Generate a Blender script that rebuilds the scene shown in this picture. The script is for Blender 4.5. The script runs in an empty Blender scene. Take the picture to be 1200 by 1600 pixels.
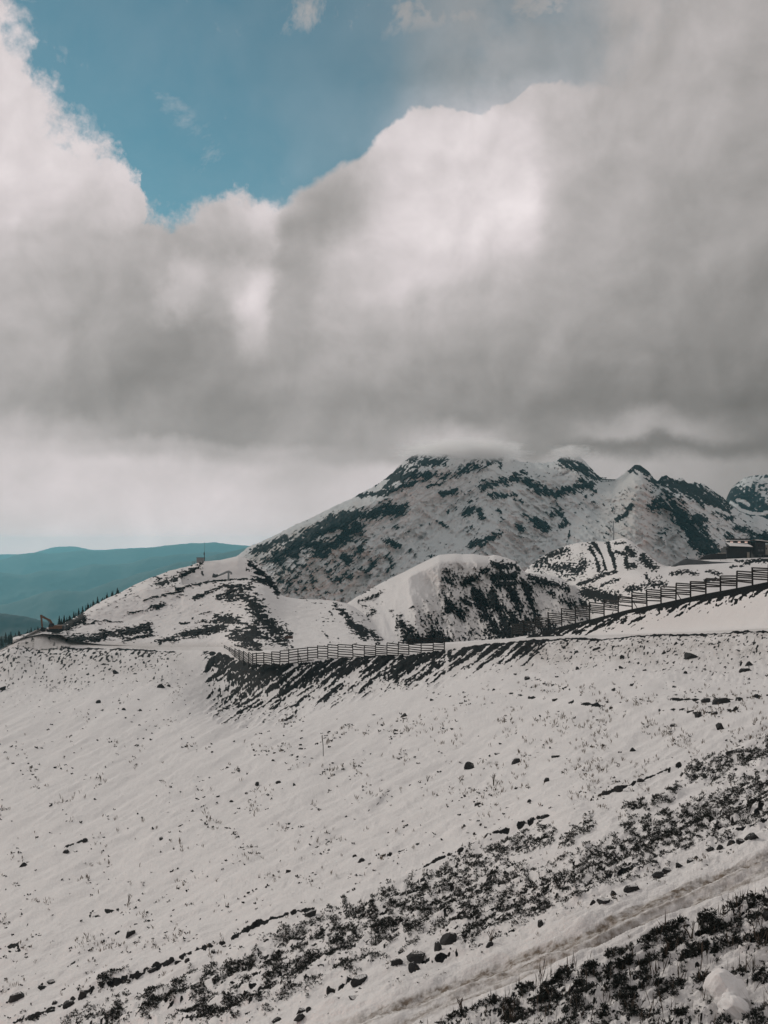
import bpy, bmesh, math, random
import numpy as np
from mathutils import Vector, Matrix, Euler

random.seed(7)
rng = np.random.default_rng(11)
SC = bpy.context.scene
COL = SC.collection
F = 1600.0                                    # focal length in photo pixels (photo 1200 wide)
HZ = 850.0                                    # photo row of the horizon


def uu(px): return (np.asarray(px, float) - 600.0) / F
def vv(py): return (HZ - np.asarray(py, float)) / F
def P(px, py, D): return Vector((float(uu(px)) * D, D, float(vv(py)) * D))
def lin(c):
    c = np.asarray(c, float) / 255.0
    return np.where(c <= 0.04045, c / 12.92, ((c + 0.055) / 1.055) ** 2.4)
def rgb(r, g, b): return tuple(float(x) for x in lin((r, g, b))) + (1.0,)


# ------------------------------------------------------------------ camera
cam = bpy.data.cameras.new("camera")
cam.sensor_fit = 'HORIZONTAL'; cam.sensor_width = 36.0; cam.lens = 36.0 * F / 1200.0
cam.shift_y = (HZ - 800.0) / 1200.0
cam.clip_start = 0.5; cam.clip_end = 60000.0
cam_o = bpy.data.objects.new("camera", cam); COL.objects.link(cam_o)
cam_o.rotation_euler = (math.radians(90), 0, 0)
SC.camera = cam_o

# ------------------------------------------------------------------ render look
SC.view_settings.view_transform = 'Standard'; SC.view_settings.look = 'None'
SC.view_settings.gamma = 1.0; SC.view_settings.use_curve_mapping = False
SC.view_settings.exposure = 0.0
cy = SC.cycles
cy.max_bounces = 8; cy.diffuse_bounces = 3; cy.glossy_bounces = 1; cy.transmission_bounces = 2
cy.volume_bounces = 4; cy.transparent_max_bounces = 6
cy.use_denoising = True
try: cy.denoiser = 'OPENIMAGEDENOISE'
except Exception: pass
cy.volume_step_rate = 1.0; cy.volume_max_steps = 256

# ------------------------------------------------------------------ sun and sky
SUN_AZ, SUN_EL = math.radians(-44), math.radians(22)       # azimuth from +Y towards +X
sdir = Vector((math.sin(SUN_AZ) * math.cos(SUN_EL), math.cos(SUN_AZ) * math.cos(SUN_EL), math.sin(SUN_EL)))
sl = bpy.data.lights.new("sun", 'SUN'); sl.energy = 1.3; sl.angle = math.radians(10); sl.color = (1.0, 0.93, 0.84)
so = bpy.data.objects.new("sun", sl); COL.objects.link(so)
so.rotation_euler = sdir.to_track_quat('Z', 'Y').to_euler(); so.location = sdir * 500


class NT:
    """small helper for building node trees"""
    def __init__(self, tree): self.t = tree; self.n = tree.nodes; self.l = tree.links
    def node(self, typ, **kw):
        n = self.n.new(typ)
        for k, v in kw.items(): setattr(n, k, v)
        return n
    def put(self, sock, val):
        if isinstance(val, bpy.types.NodeSocket): self.l.new(val, sock)
        else: sock.default_value = val
    def m(self, op, a, b=None, c=None, clamp=False):
        n = self.node('ShaderNodeMath', operation=op, use_clamp=clamp)
        self.put(n.inputs[0], a)
        if b is not None: self.put(n.inputs[1], b)
        if c is not None: self.put(n.inputs[2], c)
        return n.outputs[0]
    def step(self, x, a, b, lo=0.0, hi=1.0):
        n = self.node('ShaderNodeMapRange', interpolation_type='SMOOTHSTEP')
        self.put(n.inputs['Value'], x); self.put(n.inputs['From Min'], a); self.put(n.inputs['From Max'], b)
        self.put(n.inputs['To Min'], lo); self.put(n.inputs['To Max'], hi)
        return n.outputs[0]
    def mix(self, f, a, b):
        n = self.node('ShaderNodeMix', data_type='FLOAT')
        self.put(n.inputs[0], f); self.put(n.inputs[2], a); self.put(n.inputs[3], b)
        return n.outputs[0]
    def mixc(self, f, a, b, blend='MIX'):
        n = self.node('ShaderNodeMix', data_type='RGBA', blend_type=blend)
        self.put(n.inputs[0], f); self.put(n.inputs[6], a); self.put(n.inputs[7], b)
        return n.outputs[2]
    def noise(self, vec, scale, detail=4, rough=0.55, dim='3D', dist=0.0):
        n = self.node('ShaderNodeTexNoise', noise_dimensions=dim)
        self.put(n.inputs['Vector'], vec); n.inputs['Scale'].default_value = scale
        n.inputs['Detail'].default_value = detail; n.inputs['Roughness'].default_value = rough
        n.inputs['Distortion'].default_value = dist
        return n
    def curve(self, x, pts):
        """float curve through (x, y) points, both in 0..1"""
        n = self.node('ShaderNodeFloatCurve')
        self.put(n.inputs['Value'], x)
        c = n.mapping.curves[0]
        while len(c.points) > 2: c.points.remove(c.points[1])
        c.points[0].location = pts[0]; c.points[1].location = pts[-1]
        for p in pts[1:-1]: c.points.new(*p)
        for p in c.points: p.handle_type = 'AUTO_CLAMPED'
        n.mapping.update()
        return n.outputs[0]
    def vec(self, op, a, b):
        n = self.node('ShaderNodeVectorMath', operation=op)
        self.put(n.inputs[0], a); self.put(n.inputs[1], b)
        return n.outputs[0]


world = bpy.data.worlds.new("World"); SC.world = world; world.use_nodes = True
W = NT(world.node_tree); W.n.clear()
geo = W.node('ShaderNodeTexCoord').outputs['Generated']
def turn(v):
    """oblique axes for the cloud noise, so that its lattice never lines up with the horizon"""
    n = W.node('ShaderNodeMapping', vector_type='POINT'); W.put(n.inputs[0], v)
    n.inputs['Rotation'].default_value = (0.62, 0.41, 0.87); return n.outputs[0]
geor = turn(geo)
sky = W.node('ShaderNodeTexSky', sky_type='NISHITA')
sky.sun_disc = False; sky.sun_elevation = SUN_EL; sky.sun_rotation = SUN_AZ
sky.altitude = 2000; sky.air_density = 1.0; sky.dust_density = 0.3; sky.ozone_density = 2.0
sep = W.node('ShaderNodeSeparateXYZ'); W.l.new(geo, sep.inputs[0])
dx, dy, dz = sep.outputs
az = W.m('ARCTAN2', dx, dy)
el = W.m('ARCSINE', dz)
AZ0 = math.radians(24)
# cloud coordinates: soft warp of azimuth / elevation by noise on the direction itself
nw = W.noise(geor, 10.0, 7, 0.62)
wc = W.vec('SUBTRACT', nw.outputs['Color'], (0.5, 0.5, 0.5))
ws = W.node('ShaderNodeSeparateXYZ'); W.l.new(wc, ws.inputs[0])
wamp = W.step(el, math.radians(2.5), math.radians(9), 0.36, 1.0)
azw = W.m('MULTIPLY_ADD', W.m('MULTIPLY', ws.outputs[0], wamp), 0.065, az)
elw = W.m('MULTIPLY_ADD', W.m('MULTIPLY', ws.outputs[1], wamp), 0.070, el)
def ax(px): return min(1, max(0, (math.atan(float(uu(px))) + AZ0) / (2 * AZ0)))
def ely(py): return math.atan(float(vv(py)) * 0.985)
nb = W.noise(geor, 4.5, 4, 0.55)
nbs = W.node('ShaderNodeSeparateXYZ'); W.l.new(W.vec('SUBTRACT', nb.outputs['Color'], (0.5, 0.5, 0.5)), nbs.inputs[0])
azw = W.m('MULTIPLY_ADD', W.m('MULTIPLY', nbs.outputs[0], wamp), 0.09, azw); elw = W.m('MULTIPLY_ADD', W.m('MULTIPLY', nbs.outputs[2], wamp), 0.05, elw)
xw = W.m('MULTIPLY_ADD', azw, 1 / (2 * AZ0), 0.5)
x0 = W.m('MULTIPLY_ADD', az, 1 / (2 * AZ0), 0.5)
# brightness of the cloud deck: rows of elevation, each a curve over azimuth (display value 0..1)
COLS = [0, 60, 120, 180, 230, 270, 310, 350, 390, 430, 470, 520, 580, 640, 700, 760, 820, 870, 930, 1000, 1100, 1200]
ROWS = [
 (-150, [196, 196, 195, 192, 190, 186, 182, 180, 178, 176, 174, 172, 170, 168, 166, 165, 165, 165, 165, 165, 166, 168]),
 (0,    [202, 202, 200, 196, 193, 190, 188, 186, 184, 180, 176, 172, 168, 164, 162, 162, 163, 164, 165, 166, 168, 170]),
 (100,  [212, 210, 208, 204, 202, 200, 196, 192, 188, 182, 176, 172, 170, 168, 170, 172, 174, 172, 170, 170, 174, 176]),
 (180,  [212, 213, 211, 208, 206, 205, 203, 200, 198, 196, 195, 196, 198, 200, 208, 212, 214, 202, 182, 173, 174, 168]),
 (240,  [210, 212, 212, 209, 207, 206, 206, 206, 206, 205, 198, 180, 190, 205, 213, 218, 214, 192, 177, 170, 168, 162]),
 (300,  [207, 208, 208, 206, 203, 200, 198, 202, 210, 196, 168, 162, 192, 206, 214, 218, 213, 186, 172, 167, 162, 156]),
 (350,  [203, 203, 203, 202, 198, 190, 183, 188, 204, 164, 156, 166, 196, 206, 212, 213, 206, 182, 171, 165, 159, 153]),
 (400,  [189, 187, 184, 178, 172, 170, 170, 174, 178, 154, 160, 186, 197, 201, 203, 200, 189, 175, 168, 163, 157, 150]),
 (450,  [178, 174, 170, 167, 172, 198, 186, 196, 202, 162, 164, 186, 191, 191, 190, 186, 178, 170, 164, 159, 153, 146]),
 (490,  [176, 171, 166, 160, 164, 188, 172, 192, 206, 165, 165, 174, 178, 180, 179, 175, 169, 165, 160, 156, 149, 142]),
 (540,  [172, 168, 160, 152, 149, 147, 149, 160, 188, 168, 164, 167, 169, 168, 166, 163, 158, 155, 151, 147, 141, 136]),
 (590,  [168, 163, 155, 148, 147, 147, 149, 150, 157, 158, 158, 160, 159, 156, 153, 150, 146, 143, 140, 137, 132, 127]),
 (640,  [170, 163, 153, 150, 157, 150, 145, 143, 145, 148, 149, 150, 149, 146, 143, 140, 137, 134, 131, 128, 124, 120]),
 (685,  [186, 184, 178, 168, 160, 154, 148, 146, 148, 152, 155, 159, 164, 174, 184, 180, 156, 142, 160, 166, 152, 124]),
 (706,  [196, 196, 192, 184, 180, 178, 173, 170, 170, 172, 173, 172, 168, 166, 166, 164, 146, 138, 130, 124, 122, 119]),
 (732,  [201, 204, 206, 206, 204, 202, 198, 194, 190, 188, 188, 192, 196, 192, 182, 176, 170, 166, 172, 168, 156, 146]),
 (775,  [202, 204, 205, 206, 206, 206, 205, 204, 202, 200, 198, 197, 196, 192, 186, 180, 174, 170, 166, 162, 154, 148]),
 (815,  [203, 205, 206, 207, 207, 207, 206, 205, 204, 203, 201, 199, 196, 190, 183, 177, 172, 169, 166, 162, 155, 150]),
 (850,  [208, 208, 208, 208, 208, 208, 208, 208, 208, 206, 205, 202, 198, 190, 183, 177, 172, 169, 166, 162, 155, 150]),
]
acc = None; prev = None
for py, vals in ROWS:
    g = [float(lin(v)) for v in vals]
    row = W.curve(xw, [(ax(c), val) for c, val in zip(COLS, g)])
    if acc is None: acc = row
    else: acc = W.mix(W.step(elw, ely(prev), ely(py)), acc, row)
    prev = py
# well outside the picture the deck settles to an even overcast
side = W.step(W.m('ABSOLUTE', az), math.radians(26), math.radians(95))
acc = W.mix(side, acc, 0.40)
high = W.step(el, math.radians(34), math.radians(60))
acc = W.mix(high, acc, 0.42)
# billows
fb = W.noise(geor, 7.0, 7, 0.62, dist=0.6)
acc = W.m('MULTIPLY', acc, W.m('MULTIPLY_ADD', fb.outputs['Fac'], 0.30, 0.85))
fb2 = W.noise(geor, 26.0, 5, 0.6)
acc = W.m('MULTIPLY', acc, W.m('MULTIPLY_ADD', fb2.outputs['Fac'], 0.12, 0.94))
# puffs: the side of each billow towards the light (left and up) is brighter
def puff(scale, off, amt, acc):
    a_ = W.noise(geor, scale, 5, 0.52, dist=0.35); b_ = W.noise(turn(W.vec('ADD', geo, off)), scale, 5, 0.52, dist=0.35)
    d_ = W.m('SUBTRACT', a_.outputs['Fac'], b_.outputs['Fac'])
    return W.m('MULTIPLY', acc, W.m('MULTIPLY_ADD', W.m('MULTIPLY', d_, wamp), amt, 1.0))
acc = puff(7.0, (-0.030, 0.0, 0.030), 0.42, acc)
acc = puff(17.0, (-0.012, 0.0, 0.013), 0.50, acc)
# tint: grey parts neutral and a touch warm, bright parts faintly pink
ct = W.node('ShaderNodeValToRGB'); W.l.new(acc, ct.inputs[0])
e = ct.color_ramp.elements
e[0].position = 0.15; e[0].color = (1.03, 1.0, 0.955, 1)
e[1].position = 0.62; e[1].color = (1.065, 0.978, 0.985, 1)
cn = W.node('ShaderNodeVectorMath', operation='SCALE'); W.l.new(ct.outputs[0], cn.inputs[0])
W.l.new(W.m('MULTIPLY', acc, 10.0), cn.inputs['Scale'])
# near the horizon the deck is brightened and warmed to offset the haze box
path = W.m('MINIMUM', W.m('DIVIDE', 0.185, W.m('MAXIMUM', dz, 0.0001)), 27.5)
inv = W.m('POWER', 2.71828, W.m('MULTIPLY', path, 0.048))
gain_ = W.node('ShaderNodeVectorMath', operation='SCALE'); W.l.new(cn.outputs[0], gain_.inputs[0]); W.l.new(inv, gain_.inputs['Scale'])
air = W.node('ShaderNodeVectorMath', operation='SCALE'); air.inputs[0].default_value = (1.55, 3.25, 3.65); W.l.new(W.m('SUBTRACT', inv, 1.0), air.inputs['Scale'])
cl_out = W.vec('MAXIMUM', W.vec('SUBTRACT', gain_.outputs[0], air.outputs[0]), (1.0, 1.0, 1.0))
# the blue opening: lower edge as a curve of azimuth, ragged by noise
EDGE = [(-60, -420), (-20, -120), (8, 60), (50, 105), (75, 170), (110, 215), (150, 240), (195, 262), (228, 290), (222 + 12, 345),
        (262, 356), (300, 330), (335, 312), (400, 308), (440, 300), (485, 280), (520, 258), (560, 235), (600, 203), (638, 172),
        (700, 166), (765, 160), (800, 143), (850, 122), (885, 126), (930, 118), (990, 105), (1030, 60), (1080, -40), (1180, -420)]
E0, E1 = ely(380), ely(-430)
def en(py): return (ely(py) - E0) / (E1 - E0)
ne = W.noise(geor, 21.0, 6, 0.55)
nes = W.node('ShaderNodeSeparateXYZ'); W.l.new(W.vec('SUBTRACT', ne.outputs['Color'], (0.5, 0.5, 0.5)), nes.inputs[0])
xe = W.m('MULTIPLY_ADD', nes.outputs[0], 0.06, x0)
edge = W.curve(xe, [(ax(p), en(y)) for p, y in EDGE])
edge = W.m('MULTIPLY_ADD', edge, E1 - E0, E0)
nf_ = W.noise(geor, 42.0, 8, 0.68)
feath = W.curve(x0, [(0, 1), (ax(150), 1), (ax(330), .8), (ax(470), .35), (ax(600), .12), (ax(860), .12), (ax(950), .5), (1, 1)])
nf2 = W.m('MULTIPLY', W.m('SUBTRACT', nf_.outputs['Fac'], 0.5), W.m('MULTIPLY', feath, 0.085))
dist = W.m('ADD', W.m('ADD', W.m('SUBTRACT', el, edge), W.m('MULTIPLY', nes.outputs[1], 0.045)), nf2)
soft = W.curve(x0, [(0, .9), (ax(0), .9), (ax(200), .55), (ax(330), .45), (ax(470), .3), (ax(620), .14), (ax(860), .14), (ax(950), .8), (1, .9)])
soft = W.m('MULTIPLY', soft, 0.035)
alpha = W.m('SUBTRACT', 1.0, W.step(dist, W.m('MULTIPLY', soft, -0.6), soft))
# thin veil across the opening, thick to the right; wisps along the top
nv = W.noise(geor, 6.0, 6, 0.6, dist=0.25)
veil = W.curve(x0, [(0, .3), (ax(60), .08), (ax(250), .10), (ax(450), .14), (ax(570), .20), (ax(680), .50), (ax(780), .62), (ax(880), .60), (ax(980), .88), (1, 1.0)])
vn = W.m('MULTIPLY', veil, W.step(nv.outputs['Fac'], 0.28, 0.62, 0.35, 1.15))
nt = W.noise(geor, 13.0, 7, 0.65, dist=0.4)
wtop = W.m('MULTIPLY', W.step(el, ely(80), ely(10)), W.step(nt.outputs['Fac'], 0.44, 0.62))
wtop = W.m('MULTIPLY', wtop, 0.8)
mid = W.m('MULTIPLY', W.step(nt.outputs['Fac'], 0.52, 0.72), 0.45)
vn = W.m('MAXIMUM', W.m('MAXIMUM', vn, wtop), mid, clamp=True)
alpha = W.m('MAXIMUM', alpha, vn, clamp=True)
ov = W.m('MAXIMUM', W.m('MULTIPLY', side, 0.8), W.m('MULTIPLY', high, 0.75))
alpha = W.m('MAXIMUM', alpha, ov)
blue = W.mixc(1.0, sky.outputs[0], (0.52, 0.86, 0.66, 1), 'MULTIPLY')
skyc = W.mixc(alpha, blue, cl_out)
bg = W.node('ShaderNodeBackground'); W.l.new(skyc, bg.inputs[0]); bg.inputs[1].default_value = 0.10
out = W.node('ShaderNodeOutputWorld'); W.l.new(bg.outputs[0], out.inputs[0])
world.cycles.sampling_method = 'MANUAL'; world.cycles.sample_map_resolution = 512

# ------------------------------------------------------------------ numeric helpers
_perm = rng.permutation(512).astype(np.int64)
_gr = rng.normal(size=(512, 2)); _gr /= np.linalg.norm(_gr, axis=1)[:, None]
def perlin(x, y, s=0):
    xi = np.floor(x).astype(np.int64); yi = np.floor(y).astype(np.int64)
    fx = x - xi; fy = y - yi
    def gd(ix, iy, ax_, ay_):
        h = _perm[(_perm[(ix + 37 * s) & 511] + iy + 91 * s) & 511]
        return _gr[h, 0] * ax_ + _gr[h, 1] * ay_
    w = lambda t: t * t * t * (t * (6 * t - 15) + 10)
    a = gd(xi, yi, fx, fy); b = gd(xi + 1, yi, fx - 1, fy)
    c = gd(xi, yi + 1, fx, fy - 1); d = gd(xi + 1, yi + 1, fx - 1, fy - 1)
    wx, wy = w(fx), w(fy)
    return ((a + (b - a) * wx) + ((c + (d - c) * wx) - (a + (b - a) * wx)) * wy) * 1.5
def fbm(x, y, o=5, s=0, g=0.5):
    r = np.zeros(np.broadcast(x, y).shape); a = 1.0; f = 1.0; t = 0
    for k in range(o):
        r += a * perlin(x * f, y * f, s + k * 7); t += a; a *= g; f *= 2.03
    return r / t
def nz(x, y, o=5, s=0, g=0.6):
    r = fbm(x, y, o, s, g); return r / (r.std() + 1e-6)
def ridged(x, y, o=5, s=0, g=0.5):
    r = np.zeros(np.broadcast(x, y).shape); a = 1.0; f = 1.0; t = 0
    for k in range(o):
        r += a * (1 - np.abs(perlin(x * f, y * f, s + k * 7)) * 1.6); t += a; a *= g; f *= 2.03
    return r / t
def sstep(x, a, b):
    t = np.clip((x - a) / (b - a), 0, 1); return t * t * (3 - 2 * t)
def rot(px, py, deg):
    c, s = math.cos(math.radians(deg)), math.sin(math.radians(deg))
    return px * c + py * s, -px * s + py * c
def smooth1(v, n):
    if n < 1: return v
    k = np.exp(-0.5 * (np.arange(-3 * n, 3 * n + 1) / n) ** 2); k /= k.sum()
    return np.convolve(np.pad(v, 3 * n, mode='edge'), k, 'valid')
def cur(pts, x, sm=0):
    p = np.array(pts, float); return smooth1(np.interp(x, p[:, 0], p[:, 1]), sm)
def polydist(px, py, pts):
    """distance and signed side (positive below, in pixels) to a polyline"""
    best = np.full(px.shape, 1e9)
    for (ax_, ay_), (bx, by) in zip(pts[:-1], pts[1:]):
        vx, vy = bx - ax_, by - ay_; L = vx * vx + vy * vy + 1e-9
        t = np.clip(((px - ax_) * vx + (py - ay_) * vy) / L, 0, 1)
        best = np.minimum(best, np.hypot(px - ax_ - t * vx, py - ay_ - t * vy))
    return best
def strokes(px, py, lst, base=None):
    """rock cover from a list of (points, half width, strength): 1 on the line, 0.5 at the half width"""
    m = np.zeros(px.shape) if base is None else base
    for pts, w, s in lst:
        xs = [p[0] for p in pts]; ys = [p[1] for p in pts]
        sel = (px > min(xs) - 2 * w) & (px < max(xs) + 2 * w) & (py > min(ys) - 2 * w) & (py < max(ys) + 2 * w)
        if len(pts) == 1: d = np.hypot(px[sel] - xs[0], py[sel] - ys[0])
        else: d = polydist(px[sel], py[sel], pts)
        m[sel] = np.maximum(m[sel], s * np.clip(1 - 0.5 * d / w, 0, 1))
    return m
def pchip(V, t):
    """V: (K, N) values at t = 0..K-1; monotone cubic through them, evaluated at the array t -> (T, N)"""
    K = V.shape[0]; d = np.diff(V, axis=0); m = np.zeros_like(V)
    a, b = d[:-1], d[1:]; ok = a * b > 0
    m[1:-1] = np.where(ok, 2 * a * b / np.where(ok, a + b, 1), 0); m[0] = d[0]; m[-1] = d[-1]
    i = np.clip(np.floor(t).astype(int), 0, K - 2); f = (t - i)[:, None]
    h00 = 2 * f**3 - 3 * f**2 + 1; h10 = f**3 - 2 * f**2 + f; h01 = -2 * f**3 + 3 * f**2; h11 = f**3 - f**2
    return h00 * V[i] + h10 * m[i] + h01 * V[i + 1] + h11 * m[i + 1]


def mesh_np(name, verts, faces, mat, attrs=None, smooth=True, kind=None, parent=None):
    me = bpy.data.meshes.new(name)
    nv, nf = len(verts), len(faces); k = faces.shape[1]
    me.vertices.add(nv); me.vertices.foreach_set('co', np.asarray(verts, np.float32).ravel())
    me.loops.add(nf * k); me.loops.foreach_set('vertex_index', faces.astype(np.int32).ravel())
    me.polygons.add(nf); me.polygons.foreach_set('loop_start', np.arange(0, nf * k, k, dtype=np.int32))
    try: me.polygons.foreach_set('loop_total', np.full(nf, k, np.int32))
    except Exception: pass
    me.update(calc_edges=True)
    if smooth: me.polygons.foreach_set('use_smooth', np.ones(nf, bool))
    for a, val in (attrs or {}).items():
        at = me.attributes.new(a, 'FLOAT', 'POINT'); at.data.foreach_set('value', np.asarray(val, np.float32).ravel())
    me.materials.append(mat)
    o = bpy.data.objects.new(name, me); COL.objects.link(o)
    if kind: o['kind'] = kind
    if parent: o.parent = parent
    return o


def cols(lo, a, b, hi, st, far=9.0):
    """fine columns between a and b, coarse ones further out to lo and hi"""
    return np.concatenate([np.arange(lo, a, far), np.arange(a, b, st), np.arange(b, hi, far)])

class Sheet:
    """ground as a grid of rays: every column is one bearing, every row gives row-in-photo and distance;
    the result is real terrain at its real distance"""
    def __init__(self, px, rows, seg, ysm=2, dsm=12):
        Y = np.array([cur(r[0], px, r[2] if len(r) > 2 else ysm) for r in rows]); Dp = np.log(np.array([cur(r[1], px, dsm) for r in rows]))
        t = np.concatenate([np.linspace(k, k + 1, n, endpoint=False) for k, n in enumerate(seg)] + [[len(rows) - 1.0]])
        self.t = t; self.px = np.broadcast_to(px, (len(t), len(px))).copy()
        self.py = pchip(Y, t); self.D = np.exp(pchip(Dp, t)); self.T = np.broadcast_to(t[:, None], self.px.shape)
        self.world()
    def world(self):
        self.X = uu(self.px) * self.D; self.Y = self.D.copy(); self.Z = vv(self.py) * self.D
    def along_ray(self, d):
        s = (self.D - d) / self.D; self.X = self.X * s; self.Y = self.Y * s; self.Z = self.Z * s; self.D = self.D - d
    def project(self):
        self.qx = 600 + F * self.X / self.Y; self.qy = HZ - F * self.Z / self.Y
    def faces(self):
        r, c = self.px.shape; i = np.arange(r * c).reshape(r, c)
        return np.stack([i[:-1, :-1], i[:-1, 1:], i[1:, 1:], i[1:, :-1]], -1)
    def verts(self): return np.stack([self.X, self.Y, self.Z], -1).reshape(-1, 3)
    def find(self, px, py, tmax=1e9):
        d = np.abs(self.qx - px) + np.abs(self.qy - py) + (self.T > tmax) * 1e6
        k = int(np.argmin(d)); return np.unravel_index(k, d.shape)
    def at(self, px, py, tmax=1e9):
        i, j = self.find(px, py, tmax); return Vector((self.X[i, j], self.Y[i, j], self.Z[i, j]))


# ------------------------------------------------------------------ materials
def snow_rock(name, scale, snow=(0.755, 0.74, 0.73), rock=(0.006, 0.008, 0.010), rock2=(0.020, 0.0195, 0.019), soil_and_shade=(0.17, 0.138, 0.108),
              gain=5.0, amp=0.9, stretch=(1, 1, 1), bump=0.35, fine=6.0, rough=0.75):
    m = bpy.data.materials.new(name); m.use_nodes = True
    T = NT(m.node_tree); b = T.n['Principled BSDF']
    oc = T.node('ShaderNodeTexCoord').outputs['Object']
    mp = T.node('ShaderNodeMapping'); T.l.new(oc, mp.inputs[0]); mp.inputs['Scale'].default_value = stretch
    ra = T.node('ShaderNodeAttribute', attribute_name='rock').outputs['Fac']
    sa = T.node('ShaderNodeAttribute', attribute_name='soil_and_shade').outputs['Fac']
    n1 = T.noise(mp.outputs[0], scale, 7, 0.68)
    n2 = T.noise(oc, scale * 4.3, 4, 0.6)
    n3 = T.noise(oc, scale * 0.23, 4, 0.55)
    f = T.m('ADD', T.m('MULTIPLY_ADD', ra, 1.35, -0.175), T.m('MULTIPLY', T.m('SUBTRACT', n1.outputs['Fac'], 0.5), amp))
    fac = T.m('MULTIPLY_ADD', T.m('SUBTRACT', f, 0.5), gain, 0.5, clamp=True)
    sn = T.mixc(n3.outputs['Fac'], tuple(x * 0.93 for x in snow) + (1,), tuple(min(1, x * 1.05) for x in snow) + (1,))
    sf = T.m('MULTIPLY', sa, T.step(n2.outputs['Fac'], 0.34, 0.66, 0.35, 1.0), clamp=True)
    sn = T.mixc(sf, sn, soil_and_shade + (1,))
    rk = T.mixc(T.step(n2.outputs['Fac'], 0.35, 0.7), rock + (1,), rock2 + (1,))
    T.l.new(T.mixc(fac, sn, rk), b.inputs['Base Color'])
    b.inputs['Roughness'].default_value = rough; b.inputs['Specular IOR Level'].default_value = 0.03
    h = T.m('ADD', T.m('MULTIPLY', n1.outputs['Fac'], 1.0), T.m('MULTIPLY', T.noise(oc, fine, 5, 0.6).outputs['Fac'], 0.35))
    bp = T.node('ShaderNodeBump'); bp.inputs['Strength'].default_value = bump
    bp.inputs['Distance'].default_value = 0.6 / scale; T.l.new(h, bp.inputs['Height'])
    T.l.new(bp.outputs[0], b.inputs['Normal'])
    return m

def plain(name, col, rough=0.7, metal=0.0, var=0.25, scale=8.0, bump=0.1):
    m = bpy.data.materials.new(name); m.use_nodes = True
    T = NT(m.node_tree); b = T.n['Principled BSDF']
    oc = T.node('ShaderNodeTexCoord').outputs['Object']
    n = T.noise(oc, scale, 5, 0.6)
    T.l.new(T.mixc(n.outputs['Fac'], tuple(c * (1 - var) for c in col) + (1,), tuple(min(1, c * (1 + var)) for c in col) + (1,)), b.inputs['Base Color'])
    b.inputs['Roughness'].default_value = rough; b.inputs['Metallic'].default_value = metal
    b.inputs['Specular IOR Level'].default_value = 0.3
    if bump:
        bp = T.node('ShaderNodeBump'); bp.inputs['Strength'].default_value = bump; bp.inputs['Distance'].default_value = 0.05
        T.l.new(n.outputs['Fac'], bp.inputs['Height']); T.l.new(bp.outputs[0], b.inputs['Normal'])
    return m

M_near = snow_rock("near_snow", 1.3, amp=1.0, gain=13, bump=0.42, fine=9.0)
M_road = snow_rock("road_snow", 1.0, amp=1.0, gain=13, bump=0.30, fine=6.0)
M_knoll = snow_rock("knoll_snow", 1.6, amp=0.9, gain=12, bump=0.4, fine=2.0)
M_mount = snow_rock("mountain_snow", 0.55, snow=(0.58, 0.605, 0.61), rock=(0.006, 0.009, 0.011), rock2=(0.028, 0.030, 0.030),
                    soil_and_shade=(0.24, 0.17, 0.12), amp=0.8, gain=9.0, bump=0.5, fine=0.6)  # thin patchy snow, greyed further to put cloud shadow into its colour
M_boulder = None

# ------------------------------------------------------------------ far valley, hills
def forest_mat(name, c, scale):
    m = plain(name, c, 0.9, 0, 0.5, scale, 0.6); return m
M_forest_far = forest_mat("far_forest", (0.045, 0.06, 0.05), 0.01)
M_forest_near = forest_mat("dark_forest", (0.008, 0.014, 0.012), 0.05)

g = np.array([[-26000, -200, -1500], [26000, -200, -1500], [26000, 27000, -1500], [-26000, 27000, -1500]], float)
mesh_np("valley_ground", g, np.array([[0, 1, 2, 3]]), M_forest_far, smooth=False, kind='structure')

def hill(name, crest, D, depth, mat, px=(-900, 1700), step=4, rough=10.0, seed=0, base_py=1100, label=None):
    x = np.arange(px[0], px[1] + 1, step, dtype=float)
    rows = [([(0, base_py)], [(0, D - depth)]), ([(p, y + (base_py - y) * .55) for p, y in crest], [(0, D - depth * .62)]),
            ([(p, y + (base_py - y) * .22) for p, y in crest], [(0, D - depth * .25)]), (crest, [(0, D)]),
            ([(0, base_py)], [(0, D + depth * .6)])]
    s = Sheet(x, rows, [14, 18, 26, 8], ysm=2, dsm=0)
    w = sstep(s.py - cur(crest, x, 2)[None, :], -2, 60) + 0.12
    s.along_ray(rough * 26 * ridged(s.X / (depth * .30), s.Z / (depth * .14) + seed, 6, seed) * np.clip(w, 0, 1))
    s.Z += rough * 3.2 * fbm(s.X / (D * .035), s.Y / (D * .08), 6, seed + 3, .55)
    o = mesh_np(name, s.verts(), s.faces().reshape(-1, 4), mat, kind='structure')
    return s

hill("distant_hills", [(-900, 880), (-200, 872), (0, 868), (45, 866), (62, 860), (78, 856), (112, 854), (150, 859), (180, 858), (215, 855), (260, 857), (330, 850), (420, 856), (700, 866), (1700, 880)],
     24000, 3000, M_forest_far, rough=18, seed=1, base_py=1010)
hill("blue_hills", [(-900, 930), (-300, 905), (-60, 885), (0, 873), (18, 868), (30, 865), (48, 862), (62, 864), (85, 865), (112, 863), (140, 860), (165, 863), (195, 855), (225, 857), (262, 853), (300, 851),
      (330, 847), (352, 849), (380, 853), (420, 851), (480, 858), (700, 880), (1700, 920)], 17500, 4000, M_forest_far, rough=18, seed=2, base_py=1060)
hill("hazy_ridge", [(-900, 905), (-300, 890), (-60, 880), (0, 893), (40, 897), (70, 889), (105, 893), (150, 880), (190, 884), (230, 872), (280, 868), (330, 860), (380, 866), (450, 870), (700, 890), (1700, 940)], 13000, 2600, M_forest_far, rough=14, seed=6, base_py=1090)
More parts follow.
